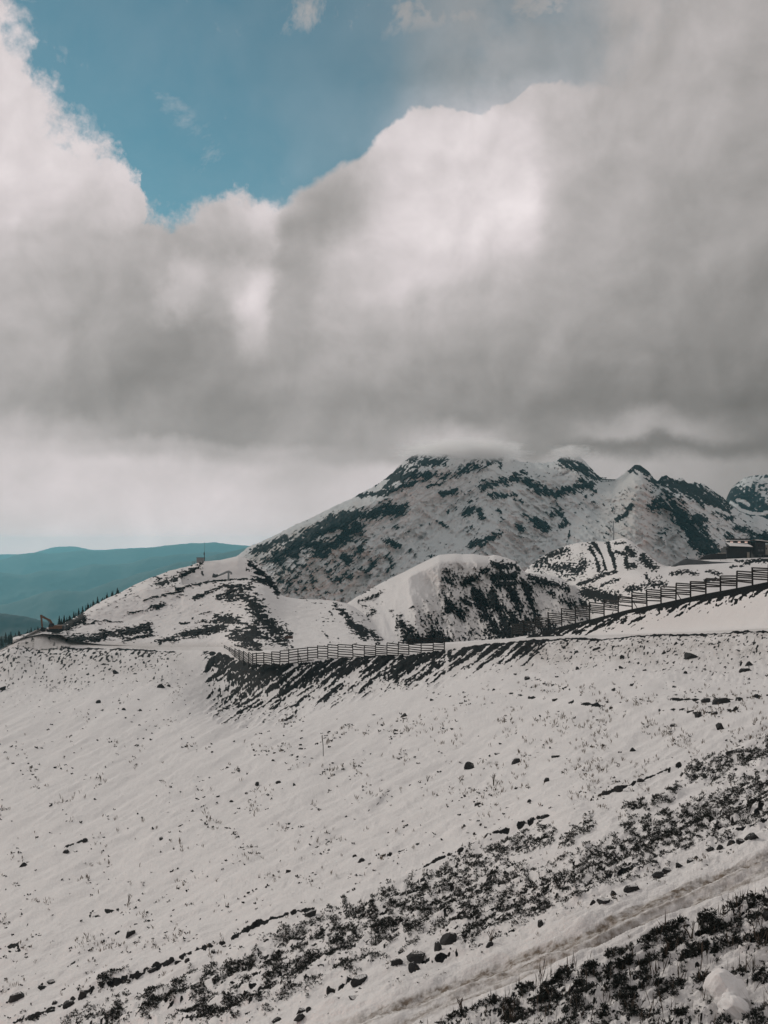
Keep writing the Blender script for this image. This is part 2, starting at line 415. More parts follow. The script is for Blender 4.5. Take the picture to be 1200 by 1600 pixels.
hill("wooded_hills", [(-900, 985), (-300, 975), (-60, 958), (0, 948), (30, 941), (58, 930), (75, 924), (95, 922), (118, 925), (145, 920), (175, 909), (210, 898), (250, 886), (300, 876), (345, 864), (400, 850), (450, 852), (600, 880), (1700, 960)],
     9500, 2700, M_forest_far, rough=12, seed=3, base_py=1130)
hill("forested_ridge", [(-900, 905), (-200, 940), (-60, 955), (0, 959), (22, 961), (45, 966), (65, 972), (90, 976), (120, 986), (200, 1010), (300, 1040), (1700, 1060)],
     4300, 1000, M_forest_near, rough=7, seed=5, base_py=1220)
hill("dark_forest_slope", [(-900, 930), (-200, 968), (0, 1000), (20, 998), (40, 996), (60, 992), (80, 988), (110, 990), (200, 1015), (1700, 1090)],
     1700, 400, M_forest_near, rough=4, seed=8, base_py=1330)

# ------------------------------------------------------------------ main mountain
x = cols(240, 320, 1250, 2300, 1.3)
crestM = [(320, 905), (345, 886), (372, 868), (386, 857), (402, 849), (430, 837), (460, 821), (490, 808), (520, 792), (545, 781), (560, 773), (590, 757), (612, 740), (630, 722), (645, 712), (665, 708),
          (700, 704), (750, 705), (780, 711), (800, 714), (812, 721), (830, 723), (860, 723), (873, 718), (885, 712), (898, 712), (908, 716), (920, 727), (930, 739), (938, 746), (960, 750),
          (970, 744), (983, 735), (990, 729), (1000, 728), (1007, 730), (1014, 738), (1021, 747), (1028, 752), (1033, 745), (1042, 743), (1050, 749), (1058, 750), (1065, 748), (1075, 755), (1086, 755), (1100, 758),
          (1115, 767), (1130, 779), (1140, 790), (1155, 800), (1170, 806), (1185, 806), (1200, 813), (1260, 835), (1420, 880), (1700, 860), (2000, 900), (2300, 940)]
dM = [(320, 1150), (400, 1230), (520, 1350), (650, 1450), (800, 1480), (960, 1400), (1000, 1330), (1100, 1350), (1250, 1200), (1420, 1150)]
f = lambda k, c, b: [(p, y + (b - y) * k) for p, y in c]
rows = [([(0, 1000)], [(p, d * .70) for p, d in dM]), (f(.66, crestM, 1000), [(p, d * .78) for p, d in dM]),
        (f(.30, crestM, 1000), [(p, d * .89) for p, d in dM]), (crestM, dM), (f(.5, crestM, 1050), [(p, d * 1.18) for p, d in dM])]
MT = Sheet(x, rows, [40, 70, 90, 14], ysm=1, dsm=20)
px, py = MT.px, MT.py
back = MT.T > 3.02
cr = cur(crestM, x, 1)[None, :]
below = py - cr
RM = [([(398, 861), (420, 852), (445, 840)], 5, .95), ([(455, 850), (480, 840), (520, 820), (560, 803), (600, 797), (628, 793)], 9, 1.0), ([(500, 858), (530, 845), (560, 825)], 8, .9),
      ([(430, 872), (460, 858), (490, 845)], 7, .7), ([(560, 775), (600, 770), (640, 757), (665, 750)], 3.5, .9), ([(612, 748), (650, 741), (690, 746), (725, 734), (752, 728)], 7, 1.0),
      ([(640, 718), (665, 722), (690, 720)], 8, .95), ([(625, 733), (650, 728)], 5, .8), ([(603, 762), (630, 757)], 3.5, .85), ([(700, 742), (745, 720), (770, 722)], 5, .8), ([(781, 716), (783, 730)], 3, .8),
      ([(757, 762), (785, 752), (815, 746), (828, 758)], 7, 1.0), ([(765, 772), (790, 774), (806, 774)], 4, 1.1), ([(803, 780), (814, 784)], 4, 1.0), ([(815, 738), (822, 740)], 3, .9),
      ([(842, 765), (868, 772), (895, 764), (915, 757)], 8, 1.0), ([(880, 722), (900, 726), (918, 735), (934, 744)], 7, 1.05), ([(905, 752), (925, 758)], 5, .9),
      ([(600, 797), (618, 795), (635, 790)], 6, 1.0), ([(690, 772), (712, 766)], 4, .85), ([(668, 760), (700, 752)], 3, .75), ([(727, 802), (735, 796)], 4, .95), ([(749, 798), (753, 808)], 4, .9),
      ([(778, 800), (786, 812), (792, 808)], 4, .85), ([(820, 806), (835, 812), (850, 824)], 6, 1.0), ([(805, 818), (815, 826)], 4, .9), ([(868, 790), (880, 805), (885, 818), (876, 823)], 6, .95), ([(855, 800), (870, 802)], 5, .85),
      ([(606, 846), (624, 852)], 4, .95), ([(606, 868), (612, 880), (608, 892)], 5, .9), ([(735, 852), (760, 842), (780, 833)], 5, .85), ([(620, 825), (640, 830)], 4, .85), ([(655, 822), (672, 818)], 4, .8), ([(683, 815), (700, 823)], 3, .75),
      ([(985, 733), (1005, 733), (1012, 742)], 6, 1.05), ([(1010, 748), (1018, 757)], 4, .95), ([(1022, 753), (1038, 750), (1060, 760), (1085, 765), (1110, 778), (1132, 792)], 10, 1.05),
      ([(1022, 790), (1045, 785), (1060, 800), (1075, 822), (1095, 848), (1105, 860)], 10, 1.05), ([(1060, 812), (1085, 815), (1100, 835)], 7, .9), ([(1110, 848), (1122, 862)], 5, 1.0), ([(1040, 770), (1055, 790)], 7, .95),
      ([(1090, 805), (1102, 810)], 3.5, .9), ([(986, 790), (978, 803), (965, 812)], 3.5, .9), ([(1120, 800), (1145, 812)], 5, .8), ([(1140, 840), (1170, 850), (1200, 840)], 7, .85), ([(1150, 825), (1185, 835)], 5, .75),
      ([(890, 815), (889, 840), (884, 850)], 1.6, .8), ([(925, 762), (905, 790), (893, 812)], 1.8, .62), ([(925, 772), (932, 765)], 3, .8), ([(700, 800), (712, 795)], 3, .7), ([(640, 858), (652, 872)], 3, .7),
      ([(570, 845), (560, 860)], 4, .7), ([(536, 870), (550, 880)], 4, .75), ([(520, 905), (545, 900)], 4, .75), ([(585, 880), (575, 892)], 4, .7)]
q1 = fbm(px / 26.0, py / 17.0, 5, 3, .6); qx, qy = rot(px, py, -38); q2 = fbm(qx / 30.0, qy / 7.0, 4, 23, .6)
qx2, qy2 = rot(px, py, 35); q3 = fbm(qx2 / 26.0, qy2 / 6.0, 4, 33, .6)
rk = strokes(px, py, RM)
streak = np.where(px < 760, q2, q3)
na = nz(px / 13, py / 8, 4, 61); ns = np.where(px < 760, nz(qx / 16, qy / 4.5, 4, 62), nz(qx2 / 16, qy2 / 4.5, 4, 63))
nf = nz(px / 4.5, py / 3.2, 3, 65)
nt_ = np.where(px < 760, nz(qx / 9, qy / 2.2, 3, 66), nz(qx2 / 9, qy2 / 2.2, 3, 67))
ribs = ridged(qx / 70 + .4 * q1, qy / 16, 5, 68, .55); ribs = (ribs - ribs.mean()) / ribs.std()
wq = 5 * fbm(px / 40, py / 40, 3, 69)
ln = np.where(px < 760, ridged((qx + wq) / 34, (qy + wq) / 3.6, 3, 70, .6), ridged((qx2 + wq) / 34, (qy2 + wq) / 3.6, 3, 71, .6)); ln = (ln - ln.mean()) / ln.std()
ribs2 = ridged(qx2 / 70 + .4 * q1, qy2 / 16, 5, 72, .55); ribs = np.where(px < 760, ribs, (ribs2 - ribs2.mean()) / ribs2.std())
rk = np.clip(1.12 * rk, 0, 1)
rk = .70 * rk + 0.04 * na + 0.08 * ns + 0.09 * nz(px / 70, py / 45, 3, 64) + 0.09 * nf + 0.09 * nt_ + 0.06 * ribs + 0.12 * ln + 0.10
flank = sstep(px, 640, 500) * sstep(below, 2, 16)
rk += flank * (0.17 + .10 * na)
rk += sstep(px, 960, 1060) * 0.06
soilM = flank * (0.25 + .8 * fbm(px / 30, py / 30, 3, 55)) + 0.55 * sstep(rk, .3, .5) * flank + .30 * strokes(px, py, [([(985, 760), (990, 800), (975, 850)], 30, .9)])
# relief: gullies and buttresses
rel = 34 * (ridged(MT.X / 210 + .3 * q1, MT.Z / 120, 6, 41, .5) - .5) + 6 * streak * sstep(below, 0, 25) + 9 * np.clip(rk - .35, 0, .8)
spur = [([(1000, 730), (985, 790), (960, 850), (930, 900)], 60, 1.0), ([(660, 712), (560, 800), (450, 900)], 60, .8), ([(800, 720), (800, 800), (700, 900)], 50, .6), ([(1045, 745), (1110, 850)], 40, .9)]
rel += 2.4 * ribs * sstep(below, 0, 25) + 0.5 * ln * sstep(below, 4, 20)
rel += 105 * sstep(strokes(px, py, spur), 0, 1)
rel *= np.where(back, 0.3, 1) * (0.25 + .75 * sstep(below, 0, 30))
MT.along_ray(rel)
MT.Z += np.where(back, 0, 1) * (2.2 * fbm(MT.X / 10, MT.Y / 14, 4, 77) + 4.5 * np.exp(-below / 8.0) * (np.abs(fbm(MT.X / 11, MT.Y / 400, 4, 79)) - .12) * sstep(px, 780, 860) + 3.0 * np.clip(rk - .4, 0, .6) * fbm(MT.X / 6, MT.Y / 20, 3, 78))
MT.project()
mesh_np("mountain", MT.verts(), MT.faces().reshape(-1, 4), M_mount, {'rock': rk, 'soil_and_shade': np.clip(soilM, 0, .9)}, kind='structure')

# ------------------------------------------------------------------ far rock peak at the right
x = cols(1090, 1090, 1260, 2300, 1.5)
crestP = [(1090, 830), (1128, 800), (1136, 776), (1142, 764), (1152, 754), (1165, 746), (1178, 743), (1190, 742), (1205, 741), (1230, 748), (1280, 752), (1340, 775), (1500, 840), (1800, 870), (2300, 900)]
rows = [([(0, 930)], [(0, 1850)]), (f(.45, crestP, 880), [(0, 2020)]), (crestP, [(0, 2200)]), ([(0, 900)], [(0, 2500)])]
PK = Sheet(x, rows, [50, 80, 8], ysm=1)
px, py = PK.px, PK.py
q = fbm(px / 16, py / 12, 5, 91, .6)
rkP = 0.74 + .3 * q + .12 * nz(px / 5, py / 4, 3, 92) - 0.55 * strokes(px, py, [([(1160, 755), (1180, 748), (1215, 760), (1240, 790)], 9, 1.0), ([(1190, 765), (1205, 780)], 9, .9)]) * (0.7 + 1.4 * q)
rkP = np.where(strokes(px, py, [([(1152, 781), (1162, 783), (1170, 789)], 2.2, 1), ([(1142, 785), (1158, 797), (1175, 802), (1192, 803)], 2.2, 1), ([(1195, 801), (1230, 798)], 3, 1)]) > .5, 0, rkP)
PK.along_ray(40 * (ridged(PK.X / 110, PK.Z / 80, 5, 93) - .5))
PK.project()
mesh_np("rocky_peak", PK.verts(), PK.faces().reshape(-1, 4), M_mount, {'rock': rkP, 'soil_and_shade': rkP * 0}, kind='structure')

# ------------------------------------------------------------------ near ground: slope, road bench, bank with the right fence
EDGE_Y = [(-400, 1150), (-150, 1068), (0, 1018), (14, 1011), (28, 1007), (60, 1012), (160, 1013), (250, 1017), (320, 1017), (350, 1023), (367, 1032), (381, 1037), (395, 1042), (412, 1041), (437, 1040), (466, 1037),
          (497, 1033), (528, 1031), (587, 1028), (622, 1026), (639, 1024), (695, 1016), (760, 1006), (850, 1000), (1000, 994), (1100, 990), (1200, 985), (1500, 965)]
EDGE_D = [(-400, 240), (-150, 300), (0, 335), (90, 345), (200, 325), (350, 292), (395, 238), (440, 232), (500, 236), (690, 215), (850, 190), (1000, 160), (1200, 130), (1500, 100)]
INNER_Y = [(-400, 1146), (-150, 1064), (0, 1015), (14, 1008), (28, 1000), (40, 994), (54, 986), (66, 981), (80, 984), (95, 990), (110, 1000), (160, 1006), (250, 1010), (320, 1011), (350, 1012), (400, 1018), (450, 1019), (520, 1016), (600, 1013), (690, 1007),
           (760, 1001), (850, 995), (1000, 990), (1100, 986), (1200, 981), (1500, 960)]
BANK_Y = [(-400, 1145), (-150, 1063), (0, 1014.5), (14, 1007.5), (28, 999), (40, 993), (54, 985), (66, 980), (80, 983), (95, 989), (110, 998), (160, 1005), (250, 1009), (320, 1010), (350, 1011), (400, 1014), (450, 1015), (520, 1012), (600, 1009), (690, 1004),
          (760, 1000), (800, 997), (836, 990), (857, 984), (880, 978), (930, 966), (980, 953), (1040, 941), (1100, 928), (1150, 919), (1200, 909), (1500, 850)]
FOOT_Y = [(-400, 1190), (-150, 1110), (0, 1075), (60, 1075), (160, 1065), (280, 1062), (320, 1088), (350, 1106), (400, 1108), (440, 1108), (490, 1088), (560, 1076), (640, 1064), (690, 1058), (760, 1045), (850, 1042), (1000, 1042), (1200, 1045), (1500, 1040)]
rows = [([(0, 1900)], [(-400, 36), (0, 24), (400, 15.5), (600, 12.3), (900, 9.6), (1200, 8.6), (1500, 8)]),
        ([(0, 1600)], [(-400, 52), (0, 35), (400, 24), (600, 19.5), (900, 16), (1200, 15), (1500, 14.5)]),
        ([(0, 1400)], [(-400, 90), (0, 60), (400, 41), (600, 33), (900, 23), (1200, 19), (1500, 17.5)]),
        ([(0, 1250)], [(-400, 145), (0, 104), (400, 74), (600, 60), (900, 38), (1200, 27.5), (1500, 23)]),
        ([(-400, 1200), (0, 1150), (1500, 1150)], [(-400, 190), (0, 172), (400, 142), (600, 112), (900, 68), (1200, 47), (1500, 38)]),
        (FOOT_Y, [(-400, 215), (0, 262), (200, 262), (350, 232), (400, 215), (440, 214), (600, 200), (760, 178), (1000, 130), (1200, 104), (1500, 80)], 16),
        (EDGE_Y, EDGE_D),
        (INNER_Y, [(p, d + (18 if p < 100 else 8) + 3) for p, d in EDGE_D]),
        (BANK_Y, [(-400, 246), (-150, 308), (0, 345), (90, 366), (200, 340), (350, 312), (395, 262), (440, 262), (500, 262), (690, 240), (800, 216), (850, 207), (1000, 177), (1200, 150), (1500, 118)]),
        ([(-400, 1260), (0, 1110), (90, 1060), (300, 1030), (600, 1030), (800, 1020), (1000, 1000), (1200, 965), (1500, 930)], [(-400, 330), (0, 430), (90, 430), (350, 380), (600, 330), (800, 290), (1000, 250), (1200, 215), (1500, 190)])]
x = cols(-1500, -60, 1260, 3300, 1.75)
A = Sheet(x, rows, [40, 95, 75, 55, 48, 26, 5, 34, 10], ysm=1, dsm=14)
px, py = A.px, A.py
ey = cur(EDGE_Y, x, 1)[None, :]; by = cur(BANK_Y, x, 1)[None, :]; fy = cur(FOOT_Y, x, 1)[None, :]
T_ROAD, T_IN, T_BANK = 6.0, 7.0, 8.0
D = A.D
slope = A.T <= T_ROAD
# track across the foreground
TR_UP = [(430, 1640), (500, 1612), (560, 1592), (600, 1576), (660, 1557), (720, 1534), (800, 1502), (880, 1474), (940, 1449), (1000, 1420), (1060, 1395), (1120, 1370), (1200, 1337), (1330, 1280), (1440, 1235)]
TR_LO = [(520, 1645), (600, 1606), (700, 1562), (800, 1520), (900, 1484), (1000, 1440), (1100, 1398), (1200, 1357), (1330, 1298), (1440, 1252)]
TR_LO2 = [(540, 1648), (640, 1597), (760, 1547), (860, 1506), (960, 1464), (1060, 1420), (1200, 1367), (1440, 1262)]
du, dl, dl2 = polydist(px, py, TR_UP), polydist(px, py, TR_LO), polydist(px, py, TR_LO2)
wpx = np.clip(220.0 / D, 4, 18)                       # about 0.14 m, in pixels
near = slope & (py > 1150)
dz = np.zeros(px.shape)
# wind-packed undulation, drifts running down to the left
ql, qs = rot(px, py, -24)
dz += slope * (0.0035 * D * fbm(ql / 150.0, qs / 40.0, 4, 5))
dz += slope * 0.034 * np.sqrt(D) * fbm(ql / 120.0, qs / 16.0, 4, 15, .55) * sstep(py, 1060, 1150)
dz += slope * 0.014 * np.sqrt(D) * ridged(ql / 60.0 + fbm(px / 90, py / 50, 3, 17), qs / 7.0, 4, 16, .55) * sstep(py, 1050, 1120)
dz += near * 0.03 * fbm(A.X / 0.45, A.Y / 0.6, 4, 25) * np.clip(20 / D, 0, 1)
# ruts
rut = np.exp(-(du / wpx / .75) ** 2); rut2 = np.exp(-(dl / wpx / .38) ** 2); rut3 = np.exp(-(dl2 / wpx / .34) ** 2)
berm = np.exp(-((du - 2.6 * wpx) / wpx / 1.3) ** 2) * (py < cur(TR_UP, x)[None, :])
wob = 1 + .5 * fbm(px / 25, py / 12, 3, 65)
dz += near * (-.12 * rut * wob - .11 * rut2 - .08 * rut3 + .09 * berm * (0.6 + 1.2 * fbm(ql / 70, qs / 30, 3, 66)))
# ledges: small undercut steps where turf shows
LEDGES = [([(0, 1608), (55, 1589), (130, 1556), (150, 1546), (185, 1535), (230, 1516), (265, 1505), (300, 1492), (350, 1474), (400, 1450), (465, 1428), (492, 1423)], 2.6, 1.0),
          ([(0, 1574), (25, 1561), (60, 1543), (80, 1533), (112, 1509), (142, 1484), (168, 1469), (198, 1453), (235, 1442)], 1.6, .75), ([(0, 1484), (14, 1481), (28, 1479), (30, 1490)], 2.4, 1.1),
          ([(640, 1366), (655, 1360), (690, 1345), (722, 1332), (760, 1314), (805, 1294), (835, 1283), (856, 1274)], 1.8, .95), ([(926, 1246), (960, 1235), (985, 1227), (1005, 1219), (1040, 1207), (1070, 1196)], 2.3, 1.0),
          ([(1040, 1094), (1075, 1095), (1110, 1096), (1150, 1095), (1175, 1090), (1200, 1087)], 2.0, .95), ([(1030, 1112), (1065, 1113), (1090, 1117), (1115, 1114), (1155, 1108)], 2.0, .95), ([(790, 1083), (830, 1088), (870, 1094), (900, 1100), (945, 1104), (980, 1113)], 1.8, .85),
          ([(835, 1060), (855, 1066), (890, 1076)], 1.5, .8), ([(940, 1078), (970, 1078), (990, 1070)], 1.6, .8), ([(1040, 1068), (1070, 1082), (1100, 1086)], 1.6, .8),
          ([(575, 1268), (590, 1258), (604, 1240), (612, 1232)], 1.3, .8), ([(605, 1335), (640, 1322), (690, 1302)], 1.6, .8), ([(1135, 1182), (1160, 1172)], 2.2, .9), ([(940, 1376), (970, 1368), (990, 1360)], 3.0, 1.0),
          ([(280, 1270), (305, 1266), (340, 1250), (365, 1248)], 1.0, .7), ([(100, 1330), (118, 1322), (135, 1314)], 1.4, .85), ([(140, 1432), (160, 1430)], 2.0, .85), ([(165, 1427), (185, 1424)], 1.8, .9),
          ([(800, 1296), (832, 1284)], 2.0, 1.0), ([(560, 1556), (545, 1560)], 2, .8), ([(655, 1503), (690, 1500), (715, 1492)], 2.0, .9), ([(512, 1550), (530, 1543), (550, 1530)], 3.0, .9), ([(675, 1503), (700, 1495), (714, 1491)], 1.8, 1.0),
          ([(792, 1458), (822, 1452)], 1.8, 1.0), ([(1180, 1272), (1200, 1262), (1260, 1236)], 3.5, 1.0), ([(1150, 1300), (1180, 1292), (1210, 1280)], 2.5, .9), ([(150, 1110), (200, 1109), (250, 1110)], 1.0, .55)]
led = strokes(px, py, LEDGES) + np.where(strokes(px, py, LEDGES) > .1, .20 * nz(px / 14, py / 9, 4, 35) - .22, 0)
for pts, w, s_ in LEDGES:
    xs = [p[0] for p in pts]; ys = [p[1] for p in pts]
    sel = (px > min(xs) - 40) & (px < max(xs) + 40) & (py > min(ys) - 40) & (py < max(ys) + 40) & slope
    if not sel.any(): continue
    dd = polydist(px[sel], py[sel], pts)
    yl = np.interp(px[sel], *np.array(sorted(pts)).T)
    hgt = 0.02 + 0.0010 * D[sel]
    dz[sel] += hgt * np.exp(-(dd / 14) ** 2) * np.tanh((yl - py[sel]) / 3.0)
# heath cover (where shrubs grow) as a field
HEATH = [([(120, 1612), (240, 1575), (330, 1540), (420, 1500), (520, 1455), (620, 1415)], 26, 1.0), ([(300, 1590), (420, 1540), (560, 1475), (690, 1415), (790, 1385)], 34, 1.0), ([(640, 1400), (720, 1360), (790, 1330), (845, 1312)], 20, .95),
         ([(720, 1450), (800, 1420), (870, 1390), (960, 1350), (1060, 1305), (1120, 1280), (1200, 1250)], 32, 1.0), ([(880, 1320), (910, 1300), (920, 1285)], 10, .9), ([(980, 1272), (1010, 1262), (1045, 1250), (1060, 1236)], 11, .85),
         ([(1080, 1213), (1130, 1200), (1165, 1190), (1210, 1172), (1300, 1140)], 16, 1.0), ([(1105, 1222), (1140, 1225), (1210, 1218), (1300, 1200)], 12, .7), ([(1120, 1262), (1160, 1245), (1210, 1225), (1300, 1190)], 20, .95), ([(990, 1300), (1060, 1285), (1110, 1270)], 18, .9),
         ([(160, 1540), (185, 1535), (195, 1530)], 10, .95), ([(30, 1600), (60, 1585)], 9, .8), ([(860, 1425), (830, 1430), (800, 1440)], 14, .6)]
LOW = [([(640, 1612), (700, 1590), (770, 1570), (840, 1548), (900, 1525)], 34, 1.0), ([(780, 1600), (860, 1575), (960, 1530), (1030, 1500), (1090, 1472), (1150, 1440)], 30, 1.0), ([(950, 1490), (1010, 1462), (1070, 1440)], 18, 1.0),
       ([(880, 1600), (960, 1585), (1010, 1555), (1050, 1540)], 22, .9), ([(1090, 1425), (1120, 1405), (1160, 1392), (1210, 1380), (1300, 1340)], 18, 1.0), ([(1140, 1455), (1165, 1430), (1200, 1418), (1280, 1390)], 20, 1.05),
       ([(1060, 1510), (1110, 1490), (1160, 1480), (1220, 1470), (1300, 1450)], 18, .85), ([(1090, 1545), (1130, 1535), (1155, 1530)], 12, .9), ([(1100, 1580), (1125, 1572)], 10, .95), ([(1180, 1540), (1215, 1520), (1280, 1500)], 14, .9),
       ([(700, 1630), (800, 1630), (900, 1618), (1000, 1610), (1100, 1612), (1200, 1600), (1300, 1580)], 24, .9)]
hn = fbm(ql / 26, qs / 9, 4, 45, .6)
heath = np.clip(strokes(px, py, HEATH) + .55 * hn - .12, 0, 1.2) * slope
low = np.clip(strokes(px, py, LOW) + .60 * hn - .12, 0, 1.2) * slope * sstep(py - cur(TR_LO2, x)[None, :], 20, 32)
cover = np.maximum(heath, low)
bumpy = sstep(cover, .25, .6)
dz += near * bumpy * (0.16 * np.abs(fbm(ql / 34, qs / 15, 4, 85, .55)) * np.clip(D / 22, .6, 2.0) + 0.02)
# bank under the road: dark ground showing through in streaks that run down to the left
fr = np.clip((py - ey) / np.maximum(fy - ey, 8), -0.2, 2.0)
sx, sy = rot(px, py, 128)                              # along / across the streaks
sx2, sy2 = rot(px, py, 142)
stq = fbm(sx2 / 60.0, sy2 / 6.5, 4, 105, .55); stn = fbm(sx2 / 14.0, sy2 / 3.0, 3, 115, .55)
lb = sstep(px, 296, 335) * sstep(px, 705, 690)          # under the left fence
rb = sstep(px, 690, 705) * sstep(px, 900, 820)
stq1 = stq / stq.std(); stn1 = stn / stn.std(); sp1 = nz(px / 5, py / 3.2, 4, 127); sp2 = nz(sx2 / 9, sy2 / 2.4, 3, 128)
bank = (0.86 - .46 * fr + .21 * stq1 + .11 * stn1 + .10 * sp1 + .10 * sp2) * lb * (fr > -.05)
bank = np.maximum(bank, (0.86 - .66 * fr + .20 * stq1 + .12 * stn1 + .10 * sp1) * rb * (fr > -.05))
spot = fbm(px / 9, py / 6, 4, 125, .6); spot2 = fbm(px / 30, py / 16, 3, 126, .6)
lefty = sstep(px, 330, 250) * (fr > 0)
bank = np.maximum(bank, (0.46 + .20 * sp1 + .10 * sp2 + .25 * spot2 - .34 * fr) * lefty)
righty = sstep(px, 780, 860) * (fr > 0)
bank = np.maximum(bank, (0.36 + .19 * sp1 + .08 * sp2 + .22 * spot2 - .14 * fr) * righty)
edge_shade = np.exp(-((py - ey - 1.4) / 2.0) ** 2) * (sstep(px, 700, 760) + .8 * sstep(px, 350, 250) * sstep(px, 50, 80)) * (0.80 + .8 * fbm(px / 22, py * 0, 3, 131))  # shade under the overhanging road edge, painted in as a dark rock line
rock = np.where(slope, np.maximum.reduce([bank * sstep(fr, 1.9, 1.0), led, edge_shade]), 0)
rock = np.maximum(rock, slope * sstep(py, 1040, 1060) * (0.26 + .40 * fbm(px / 5, py / 3.5, 3, 135, .6) + .22 * fbm(px / 60, py / 30, 2, 136)) * sstep(py, 1250, 1080))
rock = np.maximum(rock, slope * np.where(cover > .35, 0.16 + .16 * nz(ql / 12, qs / 4, 4, 46) + .26 * cover, 0))
# berm crest under the right fence
cb = np.clip((py - by) / 14.0, -1, 5); sb, sbq = rot(px, py, 150)
bt = A.T > T_IN
bermd = (0.98 - .45 * cb + .24 * nz(sb / 30, sbq / 5.0, 4, 145, .55) + .12 * nz(px / 5, py / 3, 3, 146)) * sstep(px, 800, 850)
rock = np.where(bt & (A.T < T_BANK + .3), np.maximum(rock, bermd), rock)
rock = np.where((A.T > 7.75) & (px > 815) & (A.T < 8.3), np.maximum(rock, .9), rock)
# left edge platform around the excavator
rock = np.where((A.T > 5.95) & (px < 110), np.maximum(rock, .36 + .55 * spot), rock)
soil_and_shade = slope * (np.clip(1 - np.abs(fr - .35) * 1.1, 0, 1) * (0.36 + .7 * spot2) * (0.65 * lefty + .95 * righty + .35 * lb + .9 * rb)) + 1.0 * near * np.clip(sstep(rut + .30 * fbm(ql / 16, qs / 4, 4, 151, .6), .30, .62), 0, 1) * sstep(px, 480, 640)
rl1 = fbm(ql / 90, qs / 2.2, 3, 152, .6)
soil_and_shade += near * (.95 * rut2 + .80 * rut3) * np.clip(.75 + .9 * rl1, 0, 1)
low_edge_shadow = np.exp(-((du - 1.05 * wpx) / (.16 * wpx)) ** 2) * (py > cur(TR_UP, x)[None, :]) * near  # ledge shadow below the upper rut, painted into the soil and rock masks
soil_and_shade += .7 * low_edge_shadow + .20 * slope * sstep(py, 1180, 1600) * sstep(px, 200, 1100)  # last term paints the darker lower right corner into the snow colour
rock = np.maximum(rock, .46 * low_edge_shadow * (px > 500))
soil_and_shade = np.where((A.T > 5.9) & (A.T < 7.6) & (px < 110), .55 + .6 * spot, soil_and_shade)
soil_and_shade = np.where((A.T > 6) & (A.T < 7) & (px >= 110), .18 + .25 * spot2 + .25 * sstep(px, 330, 250), soil_and_shade)
A.Z += dz
# rough relief on the banks
A.Z += np.where(slope & (fr < 1.4), 0.55 * spot * np.clip(rock, 0, 1) + .5 * stq * lb, 0)
A.project()
fc = A.faces(); tf = 0.25 * (A.T[:-1, :-1] + A.T[1:, :-1] + A.T[:-1, 1:] + A.T[1:, 1:])
track_c = (py > cur(TR_UP, x)[None, :] - 1.6 * wpx) & (py < np.maximum(cur(TR_LO2, x), 0)[None, :] + 1.4 * wpx) & slope & (py > 1180) & (px > 470)
trf = track_c[:-1, :-1] & track_c[1:, 1:]
V = A.verts(); at = {'rock': np.clip(rock, 0, 1.2).ravel(), 'soil_and_shade': np.clip(soil_and_shade, 0, 1.0).ravel()}
def part_sheet(name, sel, mat):
    fs = fc[sel]; u, inv = np.unique(fs, return_inverse=True)
    return mesh_np(name, V[u], inv.reshape(-1, 4), mat, {k: v[u] for k, v in at.items()}, kind='structure')
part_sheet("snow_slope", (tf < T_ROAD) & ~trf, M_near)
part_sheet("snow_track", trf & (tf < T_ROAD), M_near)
part_sheet("mountain_road", (tf > T_ROAD) & (tf < T_IN), M_road)
part_sheet("snow_bank", tf > T_IN, M_road)

# ------------------------------------------------------------------ knoll at the left
x = np.arange(20, 700, 1.15)
baseL = [(20, 1000), (66, 990), (95, 992), (110, 1001), (160, 1007), (250, 1011), (350, 1013), (400, 1018), (450, 1020), (520, 1018), (600, 1014), (700, 1010)]
dB = [(20, 356), (95, 352), (200, 334), (350, 302), (395, 252), (440, 250), (500, 252), (600, 240), (700, 235)]
frontL = [(20, 998), (66, 984), (80, 981), (95, 979), (112, 972), (150, 951), (190, 933), (230, 918), (280, 915), (310, 911), (335, 909), (360, 907), (385, 906), (402, 908), (413, 912), (425, 922), (436, 929), (447, 933), (465, 936), (500, 937), (525, 939), (545, 944), (565, 956), (585, 975), (600, 990), (640, 1005), (700, 1012)]
dF = [(20, 372), (95, 372), (200, 385), (300, 385), (400, 378), (500, 372), (600, 340), (700, 320)]
crestL = [(20, 997), (66, 983), (82, 979), (95, 977), (112, 968), (132, 956), (150, 944), (170, 934), (190, 925), (210, 914), (230, 905), (250, 898), (268, 891), (285, 887), (300, 883), (310, 879), (318, 877), (345, 875), (362, 871), (372, 869), (384, 872), (396, 877), (406, 884), (418, 895), (428, 906), (434, 916),
          (440, 929), (450, 936), (465, 939), (500, 941), (545, 948), (600, 994), (700, 1016)]
dC = [(20, 380), (95, 390), (200, 415), (320, 425), (400, 425), (440, 410), (600, 355), (700, 330)]
mid1 = [(p, .5 * (y + b)) for p, y, b in zip(x, cur(frontL, x), cur(baseL, x))]
midd = [(p, .46 * a + .54 * b) for p, a, b in zip(x, cur(dB, x), cur(dF, x))]
dip = [(p, y + (2.2 if 285 < p < 440 else (.45 * (yc - y)))) for p, y, yc in zip(x, cur(frontL, x), cur(crestL, x))]
rows = [(baseL, dB), (mid1, midd), (frontL, dF), (dip, [(p, .6 * a + .4 * b) for p, a, b in zip(x, cur(dF, x), cur(dC, x))]), (crestL, dC), ([(20, 1040), (300, 985), (700, 1040)], [(p, d + 120) for p, d in dC])]
KL = Sheet(x, rows, [56, 64, 8, 44, 10], ysm=1, dsm=14)
px, py = KL.px, KL.py
